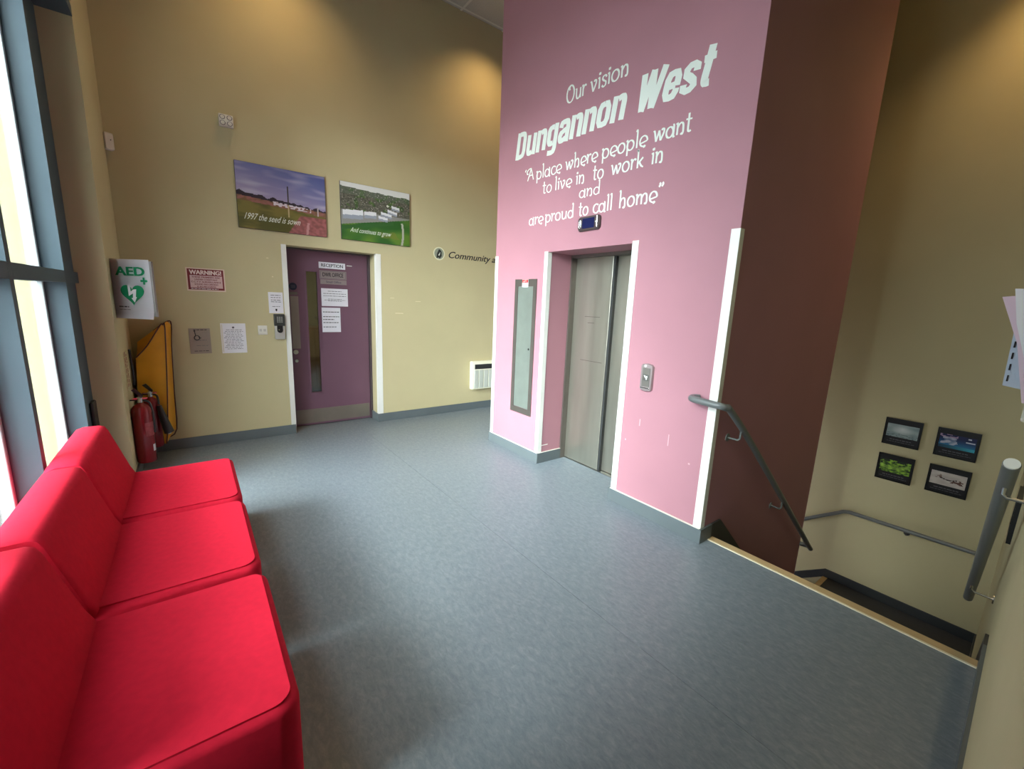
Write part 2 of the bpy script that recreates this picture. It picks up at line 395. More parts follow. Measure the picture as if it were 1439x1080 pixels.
# paint chips and scuffs on the walls
def chip(par, pts, rzf, m=WHITE):
    bm = BM()
    for (a, z, w, h) in pts:
        box(bm, a, a + w, -.0012, 0, z, z + h)
    return bm
bm = BM()
for (x, z, w, h) in ((1.99, 1.32, .10, .008), (2.25, 1.47, .07, .006), (1.93, 1.50, .05, .005), (.66, 1.84, .02, .008), (.70, 1.66, .012, .01)):
    box(bm, x, x + w, YB - .001, YB, z, z + h)
link_mesh('paint_chips', bm, mat('bare_plaster', (226, 214, 176), .8), wall_back)
bm = BM()
for (y, z, w, h) in ((1.38, .50, .012, .010), (1.79, .66, .008, .05), (1.55, .58, .006, .08), (1.90, .52, .010, .012)):
    box(bm, XT - .001, XT, y, y + w, z, z + h)
link_mesh('paint_chips', bm, mat('pale_chip', (205, 165, 175), .8), wall_lift)
box_bm = BM(); box(box_bm, 2.60, 2.68, 2.8988, 2.90, .165, .173); box(box_bm, 2.58, 2.592, 2.8988, 2.90, .10, .106)
link_mesh('scratches', box_bm, WHITE, wall_lift)

# floor: sheets of vinyl with welded seams on a dark slab
fl = sempty('floor')
XN = 2.655
bm = BM(); box(bm, -.95, XN, -.2, 5.5, -.30, -.004); box(bm, XN, T_X1, T_Y0 + .05, 5.5, -.3, -.004); box(bm, T_X1, 7.1, T_Y1, 5.5, -.3, -.004)
link_mesh('floor_slab', bm, DKGREY, fl)
bm = BM(); prism(bm, [(-.62, wr(-.62)), (1.4988, wr(1.5)), (1.4988, 5.22), (.84, 5.22), (.84, YB), (-.62, YB)], 'z', -.004, 0)
link_mesh('vinyl_sheet', bm, FLOORM, fl)
bm = BM()
prism(bm, [(1.5012, wr(1.5)), (XN, wr(XN)), (XN, T_Y0), (XT, T_Y0), (XT, 2.0), (2.93, 2.0), (2.93, 2.9), (XT, 2.9), (XT, T_Y1), (3.4988, T_Y1), (3.4988, YB), (1.765, YB), (1.765, 5.22), (1.5012, 5.22)], 'z', -.004, 0)
link_mesh('vinyl_sheet', bm, FLOORM, fl)
link_mesh('vinyl_sheet', B(3.5012, 7, T_Y1, YB, -.004, 0), FLOORM, fl)

# ceiling
ce = sempty('ceiling')
link_mesh('ceiling_slab', B(-1, 7.2, -.4, 5.4, CZ + .03, CZ + .15), DKGREY, ce)
bm = BM()
xs = [2.83 + .6 * k for k in range(-6, 8)]; ys = [YB - .05 - .6 * k for k in range(0, 9)]
def in_shaft(x, y): return XT - .01 < x < T_X1 + .01 and T_Y0 - .01 < y < T_Y1 + .01
for x in xs:
    if x < XT or x > T_X1: box(bm, x - .012, x + .012, wr(x), YB, CZ - .006, CZ + .004)
    else: box(bm, x - .012, x + .012, T_Y1, YB, CZ - .006, CZ + .004); box(bm, x - .012, x + .012, wr(x), T_Y0, CZ - .006, CZ + .004)
for y in ys:
    if T_Y0 < y < T_Y1: box(bm, XC, XT, y - .012, y + .012, CZ - .005, CZ + .003); box(bm, T_X1, FAR, y - .012, y + .012, CZ - .005, CZ + .003)
    else: box(bm, XC, 7 if y > T_Y1 else FAR, y - .012, y + .012, CZ - .005, CZ + .003)
link_mesh('ceiling_grid', bm, OFFW, ce)
tile_me = None
yy = [YB] + ys + [-.05]; xx = [XC] + xs + [7.0]
for i in range(len(xx) - 1):
    for j in range(len(yy) - 1):
        x0, x1, y1, y0 = xx[i], xx[i + 1], yy[j], yy[j + 1]
        cx, cy = (x0 + x1) / 2, (y0 + y1) / 2
        if in_shaft(cx, cy) or (cx > FAR and cy < T_Y1): continue
        reg = abs((x1 - x0) - .6) < .01 and abs((y1 - y0) - .6) < .01
        if reg and tile_me:
            o = bpy.data.objects.new('ceiling_tile', tile_me); COL.objects.link(o); o.parent = ce
        else:
            w, d = (x1 - x0) / 2 - .003, (y1 - y0) / 2 - .003
            o = link_mesh('ceiling_tile', B(-w, w, -d, d, 0, .015, bev=.002, seg=1), CEILT, ce)
            if reg: tile_me = o.data
        o.location = (cx, cy, CZ - .002)

# ------------------------------------------------------------------ window wall
win = sempty('window_1', 'tall dark blue-grey aluminium framed glazing behind the red seats')
XI, XO, XG = -.575, -.705, -.69
for y in (3.70, 2.66, 1.70, .90):
    link_mesh('mullion', B(XO, XI, y, y + .055, 0, WIN_T), ALU, win)
    link_mesh('glazing_bead', B(XG - .004, XG + .022, y - .028, y, .05, WIN_T - .04, bev=.003, seg=1), ALUL, win)
link_mesh('closing_panel', B(XO, XI - .018, 3.755, 4.10, 0, WIN_T), ALU, win)
for (y0, y1) in ((2.715, 3.70), (1.755, 2.66), (.955, 1.70)):
    link_mesh('transom', B(XO, XI, y0, y1, 1.515, 1.585, bev=.002, seg=1), ALU, win)
    link_mesh('transom', B(XO, XI, y0, y1, 0, .06), ALU, win)
    link_mesh('transom', B(XO, XI, y0, y1, WIN_T - .05, WIN_T), ALU, win)
    for z0, z1 in ((.06, 1.515), (1.585, WIN_H - .03), (WIN_H + .03, WIN_T - .05)):
        link_mesh('pane', B(XG - .006, XG, y0, y1, z0, z1), GLASS, win)
link_mesh('transom', B(XI - .018, XI, 3.755, 4.10, 1.515, 1.585), ALU, win)
link_mesh('floor_edge_beam', B(XO, XC + .002, WIN_Y0, 4.099, WIN_H - .03, WIN_H + .03), ALU, win)
link_mesh('shade_patch', B(XI - .018, XI + .004, 3.93, 4.06, .50, .72, bev=.01), BLACK, win)  # shade on the closing panel, modelled as a dark block

# ------------------------------------------------------------------ skirtings
h, t = .10, .014
bm = BM(); box(bm, XC, .838, YB - t, YB, 0, h); box(bm, 1.80, 7, YB - t, YB, 0, h); box(bm, 1.752, 1.80, YB - t, 5.19, 0, h)
struct('baseboard_back', bm, SKIRT)
bm = BM(); box(bm, XC, XC + t, 4.09, YB - t, 0, h); box(bm, XI, XC, 4.10 - t, 4.10, 0, h); struct('baseboard_left', bm, SKIRT)
bm = BM(); right_slab(bm, -.55, XN + .04, 0, h, .012, 0.); struct('baseboard_right', bm, SKIRT)
bm = BM()
box(bm, XT - t, XT, T_Y0 - t, 2.0, 0, h); box(bm, XT - t, XT, 2.9, T_Y1 + t, 0, h); box(bm, XT, 2.843, 2.9 - t, 2.9, 0, h); box(bm, XT - t, XT, 2.9 - t, 2.9, 0, h)
box(bm, XT, 2.90, 2.0, 2.0 + t, 0, h); box(bm, XT - t, XT, 2.0, 2.0 + t, 0, h); box(bm, XT, XN + .03, T_Y0 - t, T_Y0, 0, h); box(bm, XT, T_X1, T_Y1, T_Y1 + t, 0, h)
struct('baseboard_lift', bm, SKIRT)
bm = BM()
for (x0, x1, y0, y1) in ((XT - t - .001, XT, 2.9, T_Y1), (XT - t - .001, XT, T_Y0, 2.0)):
    box(bm, x0 - .001, x1, y0, y1, h, h + .003)
box(bm, XT, 2.843, 2.9 - t - .001, 2.9, h, h + .003)
struct('trim_6', bm, OFFW)

# ------------------------------------------------------------------ white corner guards
def guard(name, boxes):
    bm = BM()
    for b in boxes: box(bm, *b)
    return struct(name, bm, WHITE)
g = .0035; w = .044
guard('trim_1', [(.796, .84, YB - g, YB, h, 1.992), (.84, .84 + g, YB - g, YB + w, .0, 1.99)])
guard('trim_2', [(1.765, 1.822, YB - g, YB, h, 1.992), (1.765 - g, 1.765, YB - g, YB + w, h, 1.99)])
guard('trim_3', [(XT - g, XT, T_Y1 - w, T_Y1 + g, h, 1.96), (XT, XT + w, T_Y1, T_Y1 + g, h, 1.96)])
guard('trim_4', [(XT - g, XT, 2.9 - g, 2.9 + .042, h, 1.956), (XT, XT + w, 2.9 - g, 2.9, h, 1.95)])
guard('trim_5', [(XT - g, XT, 2.0 - .052, 2.0, h, 1.966), (XT, XT + w, 2.0, 2.0 + g, h, 1.95)])
guard('trim_7', [(XT - g, XT, T_Y0 - g, T_Y0 + .05, h, 1.972), (XT, XT + w, T_Y0 - g, T_Y0, h, 1.972)])

# ------------------------------------------------------------------ stairs
st = sempty('stairs', 'enclosed stair going down beside the lift shaft, dark treads with tan nosings')
def nosing(x0, x1, y0, y1, z, par=st):
    link_mesh('nosing', B(x0, x1, y0, y1, z - .03, z + .003, bev=.002, seg=1), TAN, par)
nos = BM(); prism(nos, [(XN, wr(XN) + .0), (2.712, wr(2.7)), (2.712, T_Y0), (XN, T_Y0)], 'z', -.05, .003)
link_mesh('nosing', nos, TAN, st)
nos = BM(); prism(nos, [(XN - .012, wr(XN)), (XN, wr(XN)), (XN, T_Y0 - .014), (XN - .012, T_Y0 - .014)], 'z', -.05, .0045)
link_mesh('nosing_edge', nos, mat('pale_metal_edge', (236, 226, 196), .4), st)
nR = 9; rise = -LAND / nR; go = (4.58 - 2.712) / (nR - 1)
for k in range(1, nR):
    x0 = 2.712 + go * (k - 1); z = -rise * k
    bm = BM(); prism(bm, [(x0 - .01, wr(x0)), (x0 + go, wr(x0 + go)), (x0 + go, T_Y0), (x0 - .01, T_Y0)], 'z', z - rise, z)
    link_mesh('tread', bm, TREAD, st)
    bm = BM(); prism(bm, [(x0 + go - .05, wr(x0 + go) + .02), (x0 + go, wr(x0 + go) + .02), (x0 + go, T_Y0 - .02), (x0 + go - .05, T_Y0 - .02)], 'z', z, z + .003)
    link_mesh('nosing', bm, TAN, st)
link_mesh('riser', B(XN, 2.712, wr(2.7), T_Y0, -rise, -.05), TREAD, st)
bm = BM(); prism(bm, [(4.58, wr(4.58)), (FAR, wr(FAR)), (FAR, 1.33), (T_X1, 1.33), (T_X1, T_Y0), (4.58, T_Y0)], 'z', LAND - .2, LAND)
link_mesh('landing', bm, TREAD, st)
link_mesh('nosing', B(T_X1 + .02, FAR - .02, 1.285, 1.335, LAND - .03, LAND + .003), TAN, st)
for k in range(1, 8):
    y0 = 1.33 + .25 * (k - 1); z = LAND - rise * k
    link_mesh('tread', B(T_X1, FAR, y0, y0 + .25, z - rise, z), TREAD, st)
    link_mesh('nosing', B(T_X1 + .02, FAR - .02, y0 + .20, y0 + .25, z, z + .003), TAN, st)
struct('floor_stairwell', B(2.6, FAR, -.1, T_Y1, -3.6, -3.4), TREAD)
# skirtings along the stairs
bm = BM(); sl = rise / go
prism(bm, [(XN + .03, h), (XN + .03, -.20), (4.58, LAND), (T_X1, LAND), (T_X1, LAND + .10), (2.80, .10)], 'y', T_Y0 - .012, T_Y0)
struct('baseboard_stair_left', bm, DSKIRT)
bm = BM(); x0, x1 = XN + .04, 4.58
vsk = [[(x, wr(x) + o, z) for (x, z) in ((x0, .10), (x0, -.2), (x1, LAND), (FAR, LAND), (FAR, LAND + .10), (x1, LAND + .12), (2.80, .10))] for o in (0, .012)]
loft(bm, vsk); struct('baseboard_stair_right', bm, DSKIRT)
bm = BM(); sl2 = rise / .25
prism(bm, [(wr(FAR), LAND), (1.33, LAND), (3.0, LAND - 1.67 * sl2), (3.0, LAND + .12 - 1.67 * sl2), (1.33, LAND + .10), (wr(FAR), LAND + .10)], 'x', FAR - .014, FAR)
struct('baseboard_stairwell', bm, DSKIRT)

# ------------------------------------------------------------------ reception door
DY = 5.20
d1 = sempty('door_1', 'purple door with tall narrow glass panel, steel kick plate, reception sign')
bm = BM()
x0, x1, gx0, gx1, gz0, gz1, zt = .885, 1.735, 1.062, 1.174, .39, 1.753, 1.975
box(bm, x0, gx0, DY, DY + .045, .008, zt); box(bm, gx1, x1, DY, DY + .045, .008, zt); box(bm, gx0, gx1, DY, DY + .045, .008, gz0); box(bm, gx0, gx1, DY, DY + .045, gz1, zt)
link_mesh('door_leaf', bm, PURPLE, d1)
bm = BM()
for (a, b, c, d) in ((gx0 - .014, gx0, gz0 - .014, gz1 + .014), (gx1, gx1 + .018, gz0 - .03, gz1 + .014), (gx0, gx1 + .01, gz0 - .03, gz0), (gx0, gx1, gz1, gz1 + .012)):
    box(bm, a, b, DY - .006, DY, c, d)
link_mesh('glass_bead', bm, PURPLE, d1)
link_mesh('vision_glass', B(gx0, gx1, DY + .018, DY + .024, gz0, gz1), DGLASS, d1)
bm = BM(); box(bm, .84, x0 - .006, DY - .02, DY + .08, 0, 1.99); box(bm, x1 + .004, 1.765, DY - .02, DY + .08, 0, 1.99); box(bm, x0 - .006, x1 + .004, DY - .02, DY + .08, zt + .004, 1.99)
link_mesh('door_frame', bm, mat('dark_purple_frame', (78, 66, 72), .5), d1)
link_mesh('kick_plate', B(x0 + .005, x1 - .01, DY - .0025, DY, .03, .195), mat('scuffed_kick_plate', (134, 126, 116), .5, .5, var=.12), d1)
bm = BM(); box(bm, .892, .972, DY - .004, DY, .905, 1.48); link_mesh('push_plate', bm, mat('grubby_steel', (148, 138, 128), .5, .6, var=.1), d1)
link_mesh('push_plate_cap', B(.890, .966, DY - .005, DY, 1.495, 1.525), STEELD, d1)
bm = BM(); disc_y(bm, .918, .868, .026, DY - .012, DY); disc_y(bm, .918, .868, .013, DY - .022, DY - .012); link_mesh('lock_cylinder', bm, CHROME, d1)
bm = BM(); disc_y(bm, .922, .768, .018, DY - .010, DY); link_mesh('thumb_turn', bm, CHROME, d1)
bm = BM(); disc_y(bm, .925, 1.583, .040, DY - .003, DY, 20); fr = link_mesh('fire_door_disc', bm, mat('navy_plastic', (26, 36, 62), .4), d1)
bm = BM()
for z in (1.572, 1.583, 1.594): box(bm, .903, .947, DY - .0036, DY - .003, z - .002, z + .002)
link_mesh('disc_print', bm, GINK, fr)
link_mesh('paint_chip', B(1.50, 1.56, DY - .001, DY, 1.842, 1.85), WHITE, d1)
# office beyond the door
bm = BM(); box(bm, .0, 3.0, 8.0, 8.1, 0, 2.7); box(bm, -.1, 0, 5.28, 8.1, 0, 2.7); box(bm, 3.0, 3.1, 5.28, 8.1, 0, 2.7); box(bm, -.1, 3.1, 5.28, 8.1, 2.7, 2.8); struct('wall_office', bm, CREAM)
struct('floor_office', B(-.1, 3.1, 5.5, 8.1, -.15, 0), TREAD)
cb_ = thing('office_cupboard', 'light wooden cupboard seen through the narrow glass of the purple door', 'cupboard', (1.55, 7.2, 0))
link_mesh('carcass', B(-.35, .35, 0, .4, .0, 1.0), mat('beech_wood', (168, 130, 84), .5, var=.1), cb_)
link_mesh('door', B(-.34, -.003, -.018, 0, .05, .97), mat('beech_door', (178, 140, 92), .5, var=.1), cb_)
link_mesh('door', B(.003, .34, -.018, 0, .05, .97), mat('beech_door_b', (178, 140, 92), .5, var=.1), cb_)

# ------------------------------------------------------------------ lift doors
d2 = sempty('door_2', 'brushed stainless steel two-panel lift door set in the mauve shaft')
link_mesh('door_panel', B(2.905, 2.930, 2.456, 2.895, .008, 1.95, bev=.004), STEEL, d2)
link_mesh('door_panel', B(2.945, 2.970, 1.98, 2.440, .008, 1.95, bev=.004), STEEL, d2)
link_mesh('panel_edge', B(2.912, 2.945, 2.436, 2.456, .008, 1.95), DKGREY, d2)
bm = BM(); box(bm, 2.843, 2.905, 2.884, 2.9, 0, 1.95); box(bm, 2.90, 2.985, 2.892, 2.9, 0, 1.95); link_mesh('jamb', bm, STEELD, d2)
bm = BM(); box(bm, 2.843, 2.985, 2.0, 2.006, 0, 1.95); link_mesh('jamb', bm, STEELD, d2)
link_mesh('header', B(2.843, 2.985, 2.006, 2.884, 1.925, 1.95), STEELD, d2)
link_mesh('sill', B(2.895, 3.05, 2.006, 2.892, 0, .006), CHROME, d2)
link_mesh('inner_landing', B(3.02, 3.1, 2.006, 2.892, 0.006, 1.95), BLACK, d2)
bm = BM(); box(bm, 2.9042, 2.905, 2.56, 2.74, 1.405, 1.409); box(bm, 2.9042, 2.905, 2.50, 2.76, 1.004, 1.008); box(bm, 2.9042, 2.905, 2.62, 2.70, 1.35, 1.354)
link_mesh('scratch', bm, STEELD, d2)

# ------------------------------------------------------------------ things on the lift shaft (local x -> world -Y, facing -X)
RT = -PI / 2
def tower(name, label, cat, y, z=0, group=None): return thing(name, label, cat, (XT, y, z), RT, group)
vis = tower('wall_lettering', 'white vinyl vision statement lettering across the mauve lift shaft', 'lettering', T_Y0)
def ty(Y): return T_Y0 - Y   # local x of world Y
E2 = -.0015
strokes('Dungannon', ty(3.430), ty(2.149), 2.803, .222, E2, VINYLW, vis, .215, GL=HG, shear=.16, bold=True)
strokes('West', ty(2.085), ty(1.510), 2.803, .224, E2, VINYLW, vis, .215, GL=HG, shear=.20, bold=True)
for (wd_, ya, yb_, z_, cp_) in (('Our', 2.779, 2.560, 3.082, .122), ('vision', 2.519, 2.156, 3.078, .120),
        ('\u2018A', 3.275, 3.130, 2.590, .100), ('place', 3.112, 2.786, 2.580, .106), ('where', 2.742, 2.394, 2.580, .106), ('people', 2.356, 1.953, 2.580, .108), ('want', 1.909, 1.632, 2.582, .112),
        ('to', 3.016, 2.890, 2.447, .100), ('live', 2.860, 2.655, 2.447, .102), ('in', 2.613, 2.512, 2.447, .104), ('to', 2.431, 2.317, 2.447, .106), ('work', 2.252, 1.962, 2.447, .110), ('in', 1.911, 1.812, 2.447, .112),
        ('and', 2.565, 2.341, 2.340, .092), ('are', 3.186, 2.986, 2.203, .100), ('proud', 2.962, 2.607, 2.203, .102), ('to', 2.557, 2.447, 2.203, .104), ('call', 2.408, 2.210, 2.204, .108), ('home\u201d', 2.156, 1.784, 2.205, .112)):
    strokes(wd_, ty(ya), ty(yb_), z_, cp_, E2, VINYLW, vis, .098)

ind = tower('lift_position_indicator', 'small dark rounded display with blue screen above the lift opening', 'lift display', 2.427, 2.133)
bm = BM(); loft(bm, [[(p[0], -y, p[1]) for p in rr(-.116 + i, .116 - i, -.054 + i, .054 - i, .028 - i)] for y, i in ((0, 0), (.014, 0), (.020, .006))])
link_mesh('housing', bm, mat('dark_bronze_metal', (96, 84, 84), .35, .6), ind, smooth=True)
link_mesh('screen', B(-.062, .062, -.0215, -.018, -.036, .038), SCREEN, ind)
bm = BM(); tube(bm, [(p[0], -.0215, p[1]) for p in EL(-.088, 0, .010, .034, 0, 350, 14)], .0022, 6)
link_mesh('bright_edge', bm, CHROME, ind)
bm = BM(); tube(bm, [(.090, -.0215, -.034), (.090, -.0215, .046)], .0024, 6)
link_mesh('bright_edge', bm, CHROME, ind)
bm = BM(); prism(bm, [(.070, .004), (.084, -.004), (.084, .012)], 'y', -.0225, -.020); link_mesh('arrow', bm, VINYLW, ind)

cs = tower('lift_call_station', 'upright silver call plate with one button beside the lift opening', 'call button', 1.768, 1.022)
def cap_outline(i):
    a = [(-.050 + i, -.080), (-.036, -.094 + i), (0, -.100 + i), (.036, -.094 + i), (.050 - i, -.080), (.050 - i, .080), (.036, .094 - i), (0, .100 - i), (-.036, .094 - i), (-.050 + i, .080)]
    return a
bm = BM(); loft(bm, [[(p[0], -y, p[1]) for p in cap_outline(i)] for y, i in ((0, 0), (.012, 0), (.018, .005))])
link_mesh('plate', bm, mat('silver_plastic', (170, 156, 156), .3, .6), cs, smooth=True)
link_mesh('button_panel', B(-.030, .030, -.0205, -.017, -.064, .068), mat('grey_button_panel', (128, 124, 118), .35, .5), cs)
bm = BM(); box(bm, -.038, .038, -.024, -.016, -.078, -.070, bev=.002); link_mesh('trim_bar', bm, CHROME, cs)
bm = BM(); box(bm, -.022, .022, -.024, -.02, -.022, .024, bev=.003); bt = link_mesh('call_button', bm, mat('button_grey', (110, 108, 104), .3, .5), cs)
bm = BM(); prism(bm, [(-.016, .016), (-.002, .016), (-.002, -.004)], 'y', -.0247, -.024); prism(bm, [(.002, .012), (.016, .012), (.010, -.014), (.004, -.014)], 'y', -.0247, -.024); link_mesh('symbol', bm, VINYLW, bt)
bm = BM(); disc_y(bm, -.010, .082, .009, -.0225, -.017); link_mesh('indicator_lamp', bm, VINYLW, cs)

mc = tower('lift_control_cabinet', 'tall narrow steel access panel in bronze frame left of the lift doors', 'access panel', 3.185, .43)
bm = BM(); w2, H2 = .160, 1.295
for b in ((-w2, -w2 + .045, 0, H2), (w2 - .045, w2, 0, H2), (-w2 + .045, w2 - .045, 0, .055), (-w2 + .045, w2 - .045, H2 - .065, H2)): box(bm, b[0], b[1], -.010, 0, b[2], b[3])
link_mesh('frame', bm, STEELD, mc)
pn = link_mesh('door', B(-.113, .113, -.006, -.001, .058, 1.228, bev=.001, seg=1), STEELP, mc)
bm = BM(); disc_y(bm, .085, .645, .010, -.009, -.006); link_mesh('lock', bm, BLACK, pn)
stk = link_mesh('sticker', B(-.048, .040, -.0112, -.010, 1.222, 1.293), PAPER, mc)
link_mesh('red_band', B(-.046, .038, -.0118, -.0112, 1.262, 1.291), mat('red_label', (196, 40, 44), .5), stk)
text('LIFT', -.03, .02, 1.268, 1.284, -.0122, VINYLW, stk); text('Service', -.04, .03, 1.236, 1.248, -.0116, GINK, stk)

# ------------------------------------------------------------------ handrails
def bracket(par, p, wallp, m=CHROME, drop=.055):
    p, wallp = Vector(p), Vector(wallp)
    bm = BM(); lo = p - Vector((0, 0, drop)); w_ = Vector((wallp.x, wallp.y, lo.z))
    tube(bm, [p - Vector((0, 0, .015)), lo + Vector((0, 0, .012)), lo + (w_ - lo) * .15, w_], .0065, 8)
    d = (w_ - lo).normalized(); tube(bm, [w_ - d * .006, w_], .026, 14)
    return link_mesh('bracket', bm, m, par, smooth=True)
hr = thing('handrail', 'grey tubular stair handrail curling around the corner of the mauve lift shaft', 'handrail', (XT, T_Y0, 0))
def rel(o, pts): return [Vector(p) - o.location for p in pts]
path = [(2.553, 1.372, .957), (2.515, 1.395, .957), (2.482, 1.378, .956), (2.474, 1.34, .955), (2.474, 1.24, .950), (2.482, 1.195, .947), (2.52, 1.178, .935), (2.58, 1.175, .905), (3.0, 1.175, .585), (4.46, 1.175, -.600), (4.53, 1.180, -.652), (4.548, 1.21, -.668), (4.545, 1.253, -.67)]
bm = BM(); tube(bm, rel(hr, path), .021, 14, smooth=5); link_mesh('rail', bm, RAILP, hr, smooth=True)
for x in (2.75, 3.66):
    z = .905 - (x - 2.58) * (.905 + .600) / (4.46 - 2.58)
    bracket(hr, rel(hr, [(x, 1.175, z)])[0], rel(hr, [(x, T_Y0, z)])[0], RAILP, .075)
hr2 = thing('handrail', 'grey stair handrail with pale end cap on the right-hand cream wall', 'handrail', (2.25, wr(2.25), 0))
pA, pB = Vector((2.25, .055, 1.018)), Vector((3.87, .122, -.248)); dd = (pB - pA).normalized()
bm = BM(); tube(bm, rel(hr2, [pA, pB]), .0225, 18); link_mesh('rail', bm, RAILP, hr2, smooth=True)
bm = BM(); tube(bm, rel(hr2, [pA - dd * .006, pA + dd * .002]), .0205, 18); link_mesh('end_cap', bm, OFFW, hr2, smooth=True)
for t_ in (.075, .80):
    p = pA.lerp(pB, t_); bracket(hr2, p - hr2.location, Vector((p.x, wr(p.x), p.z)) - hr2.location, CHROME, .06)
hr3 = thing('handrail', 'dark handrail running level then down along the far stairwell wall', 'handrail', (FAR, .7, LAND))
XR = FAR - .07
path = [(XR, .16, -.675), (XR, 1.20, -.685), (XR, 1.25, -.70), (XR, 1.60, -.95), (XR, 2.6, -1.66)]
bm = BM(); tube(bm, rel(hr3, path), .021, 12); link_mesh('rail', bm, RAILP, hr3, smooth=True)
bracket(hr3, Vector((XR, .71, -.68)) - hr3.location, Vector((FAR, .71, -.68)) - hr3.location, DKGREY, .05)
bracket(hr3, Vector((XR, 2.2, -1.376)) - hr3.location, Vector((FAR, 2.2, -1.376)) - hr3.location, DKGREY, .05)

# ------------------------------------------------------------------ pictures in the stairwell
def scribble(par, x0, x1, z, y, m=GINK, h_=.006, gap=0):
    bm = BM(); x = x0
    while x < x1:
        w_ = random.uniform(.012, .035); box(bm, x, min(x + w_, x1), y - .0004, y, z, z + h_); x += w_ + .006
    return link_mesh('caption', bm, m, par)
def poster(label, y1, z0, w_, h_, f, world=(FAR, None), rz=RT, name='framed_poster', loc=None, cat='poster'):
    o = thing(name, label, cat, loc or (FAR, y1 - w_ / 2, z0), rz, 'small black-framed posters on the stairwell walls')
    a = w_ / 2
    bm = BM()
    for b in ((-a, -a + .013, 0, h_), (a - .013, a, 0, h_), (-a + .013, a - .013, 0, .013), (-a + .013, a - .013, h_ - .013, h_)): box(bm, b[0], b[1], -.018, 0, b[2], b[3])
    link_mesh('frame', bm, FRAMEB, o)
    link_mesh('backing', B(-a + .013, a - .013, -.010, 0, .013, h_ - .013), mat('black_mount', (16, 15, 18), .5), o)
    art('print', -a + .022, a - .022, h_ * .32, h_ * .80, -.0108, 44, 24, f, o)
    scribble(o, -a * .6, a * .6, h_ * .20, -.0104, GINK, .008); scribble(o, -a * .75, a * .75, h_ * .13, -.0104, GINK, .004)
    return o
def f_mist(u, v):
    c = mixc((120, 140, 140), (176, 188, 186), .5 + .8 * nz2(u, v, 3, 1)); e = math.hypot((u - .5) * 1.2, v - .65)
    c = mixc((215, 220, 218), c, e * 2.2)
    if v < .3 and abs(nz2(u * .5, v * 4, 9, 2)) < .12: c = mixc(c, (70, 90, 96), .6)
    return c
def f_moon(u, v):
    c = mixc((40, 150, 190), (16, 28, 78), v * 1.3); n = nz2(u, v, 6, 3)
    if math.hypot((u - .28) * 1.6, v - .55) < .34 + .25 * n: c = mixc(c, (190, 190, 205), .75 + n)
    if math.hypot((u - .85), (v - .62) * 3) < .14: c = (206, 210, 225)
    if math.hypot(u - .82, v - .88) < .05: c = (230, 232, 240)
    if u < .5 and v > .8 and n > -.1: c = (170, 140, 170)
    if v < .2: c = mixc((20, 60, 80), (60, 175, 200), u)
    return c
def f_green(u, v):
    n = nz2(u, v, 7, 5) + .5 * nz2(u, v, 16, 6); c = mixc((34, 60, 20), (152, 196, 60), .5 + n)
    if (u < .1 or v > .85) and n < .15: c = (30, 44, 24)
    if abs(v - .55 + .2 * math.sin(u * 4)) < .12: c = mixc(c, (176, 214, 90), .5)
    return c
def f_tree(u, v):
    c = mixc((212, 202, 192), (190, 178, 170), .5 + nz2(u, v, 4, 7)); b = .52 + .06 * math.sin(u * 9)
    if .25 < u < .75 and abs(v - b) < .035: c = (52, 34, 30)
    if math.hypot((u - .78) * 1.1, (v - .38) * 1.4) < .17 + .22 * nz2(u, v, 9, 8): c = (96, 62, 50)
    if math.hypot(u - .22, (v - .66) * 1.5) < .08 + .25 * nz2(u, v, 9, 9): c = (130, 104, 92)
    return c
poster('black-framed poster with pale misty print, upper left of the four on the far stairwell wall', 1.064, .178, .294, .286, f_mist)
poster('black-framed poster with blue moonlit print, upper right of the four on the far stairwell wall', .660, .176, .296, .284, f_moon)
poster('black-framed poster with green leafy print, lower left of the four on the far stairwell wall', 1.062, -.213, .292, .283, f_green)
poster('black-framed poster with bare brown branch print, lower right of four on stairwell wall', .660, -.207, .296, .282, f_tree)
# frames seen edge-on on the right wall beside the rail
for (xc, zc, hh, ff, lb) in ((3.30, .86, .25, f_moon, 'black-framed poster seen edge-on, highest beside the right-hand handrail'), (3.72, .42, .26, f_mist, 'black-framed poster seen edge-on, lower beside the right-hand handrail')):
    ang = PI + math.atan(.0235)
    poster(lb, 0, 0, .34, hh, ff, rz=ang, loc=(xc, wr(xc), zc - hh / 2))

# ------------------------------------------------------------------ leaflets in a wall rack
lr = thing('leaflet_rack', 'clear-edged wall rack holding leaflets, cut off by the right edge', 'leaflet rack', (1.06, wr(1.06), 1.36))
link_mesh('back_plate', B(-.11, .04, 0, .006, -.02, .14), OFFW, lr)
link_mesh('tray', B(-.11, .035, .004, .070, .000, .010, bev=.003), OFFW, lr)
link_mesh('front_lip', B(-.11, .035, .062, .070, .006, .030), OFFW, lr)
def leaf(label, X, pts, m, lean=0.):
    """a folded leaflet standing out from the wall; pts = (Y, z) outline"""
    bm = BM(); z0 = min(p[1] for p in pts)
    A_ = [bm.verts.new((X + lean * (p[1] - z0) ** 2 * 8, p[0], p[1])) for p in pts]
    C_ = [bm.verts.new((v.co.x + .003, v.co.y, v.co.z)) for v in A_]
    n = len(pts); bm.faces.new(A_); bm.faces.new(C_[::-1])
    for i in range(n): bm.faces.new((A_[i], A_[(i + 1) % n], C_[(i + 1) % n], C_[i]))
    o = link_mesh('leaflet', bm, m)
    return tag(o, label, 'leaflet', 'leaflets in the wall rack')
leaf('tall white leaflet standing upright in the wall rack', .985, [(.066, 1.551), (-.030, 1.549), (-.036, 1.376), (.012, 1.376), (.040, 1.45), (.056, 1.50)], PAPER)
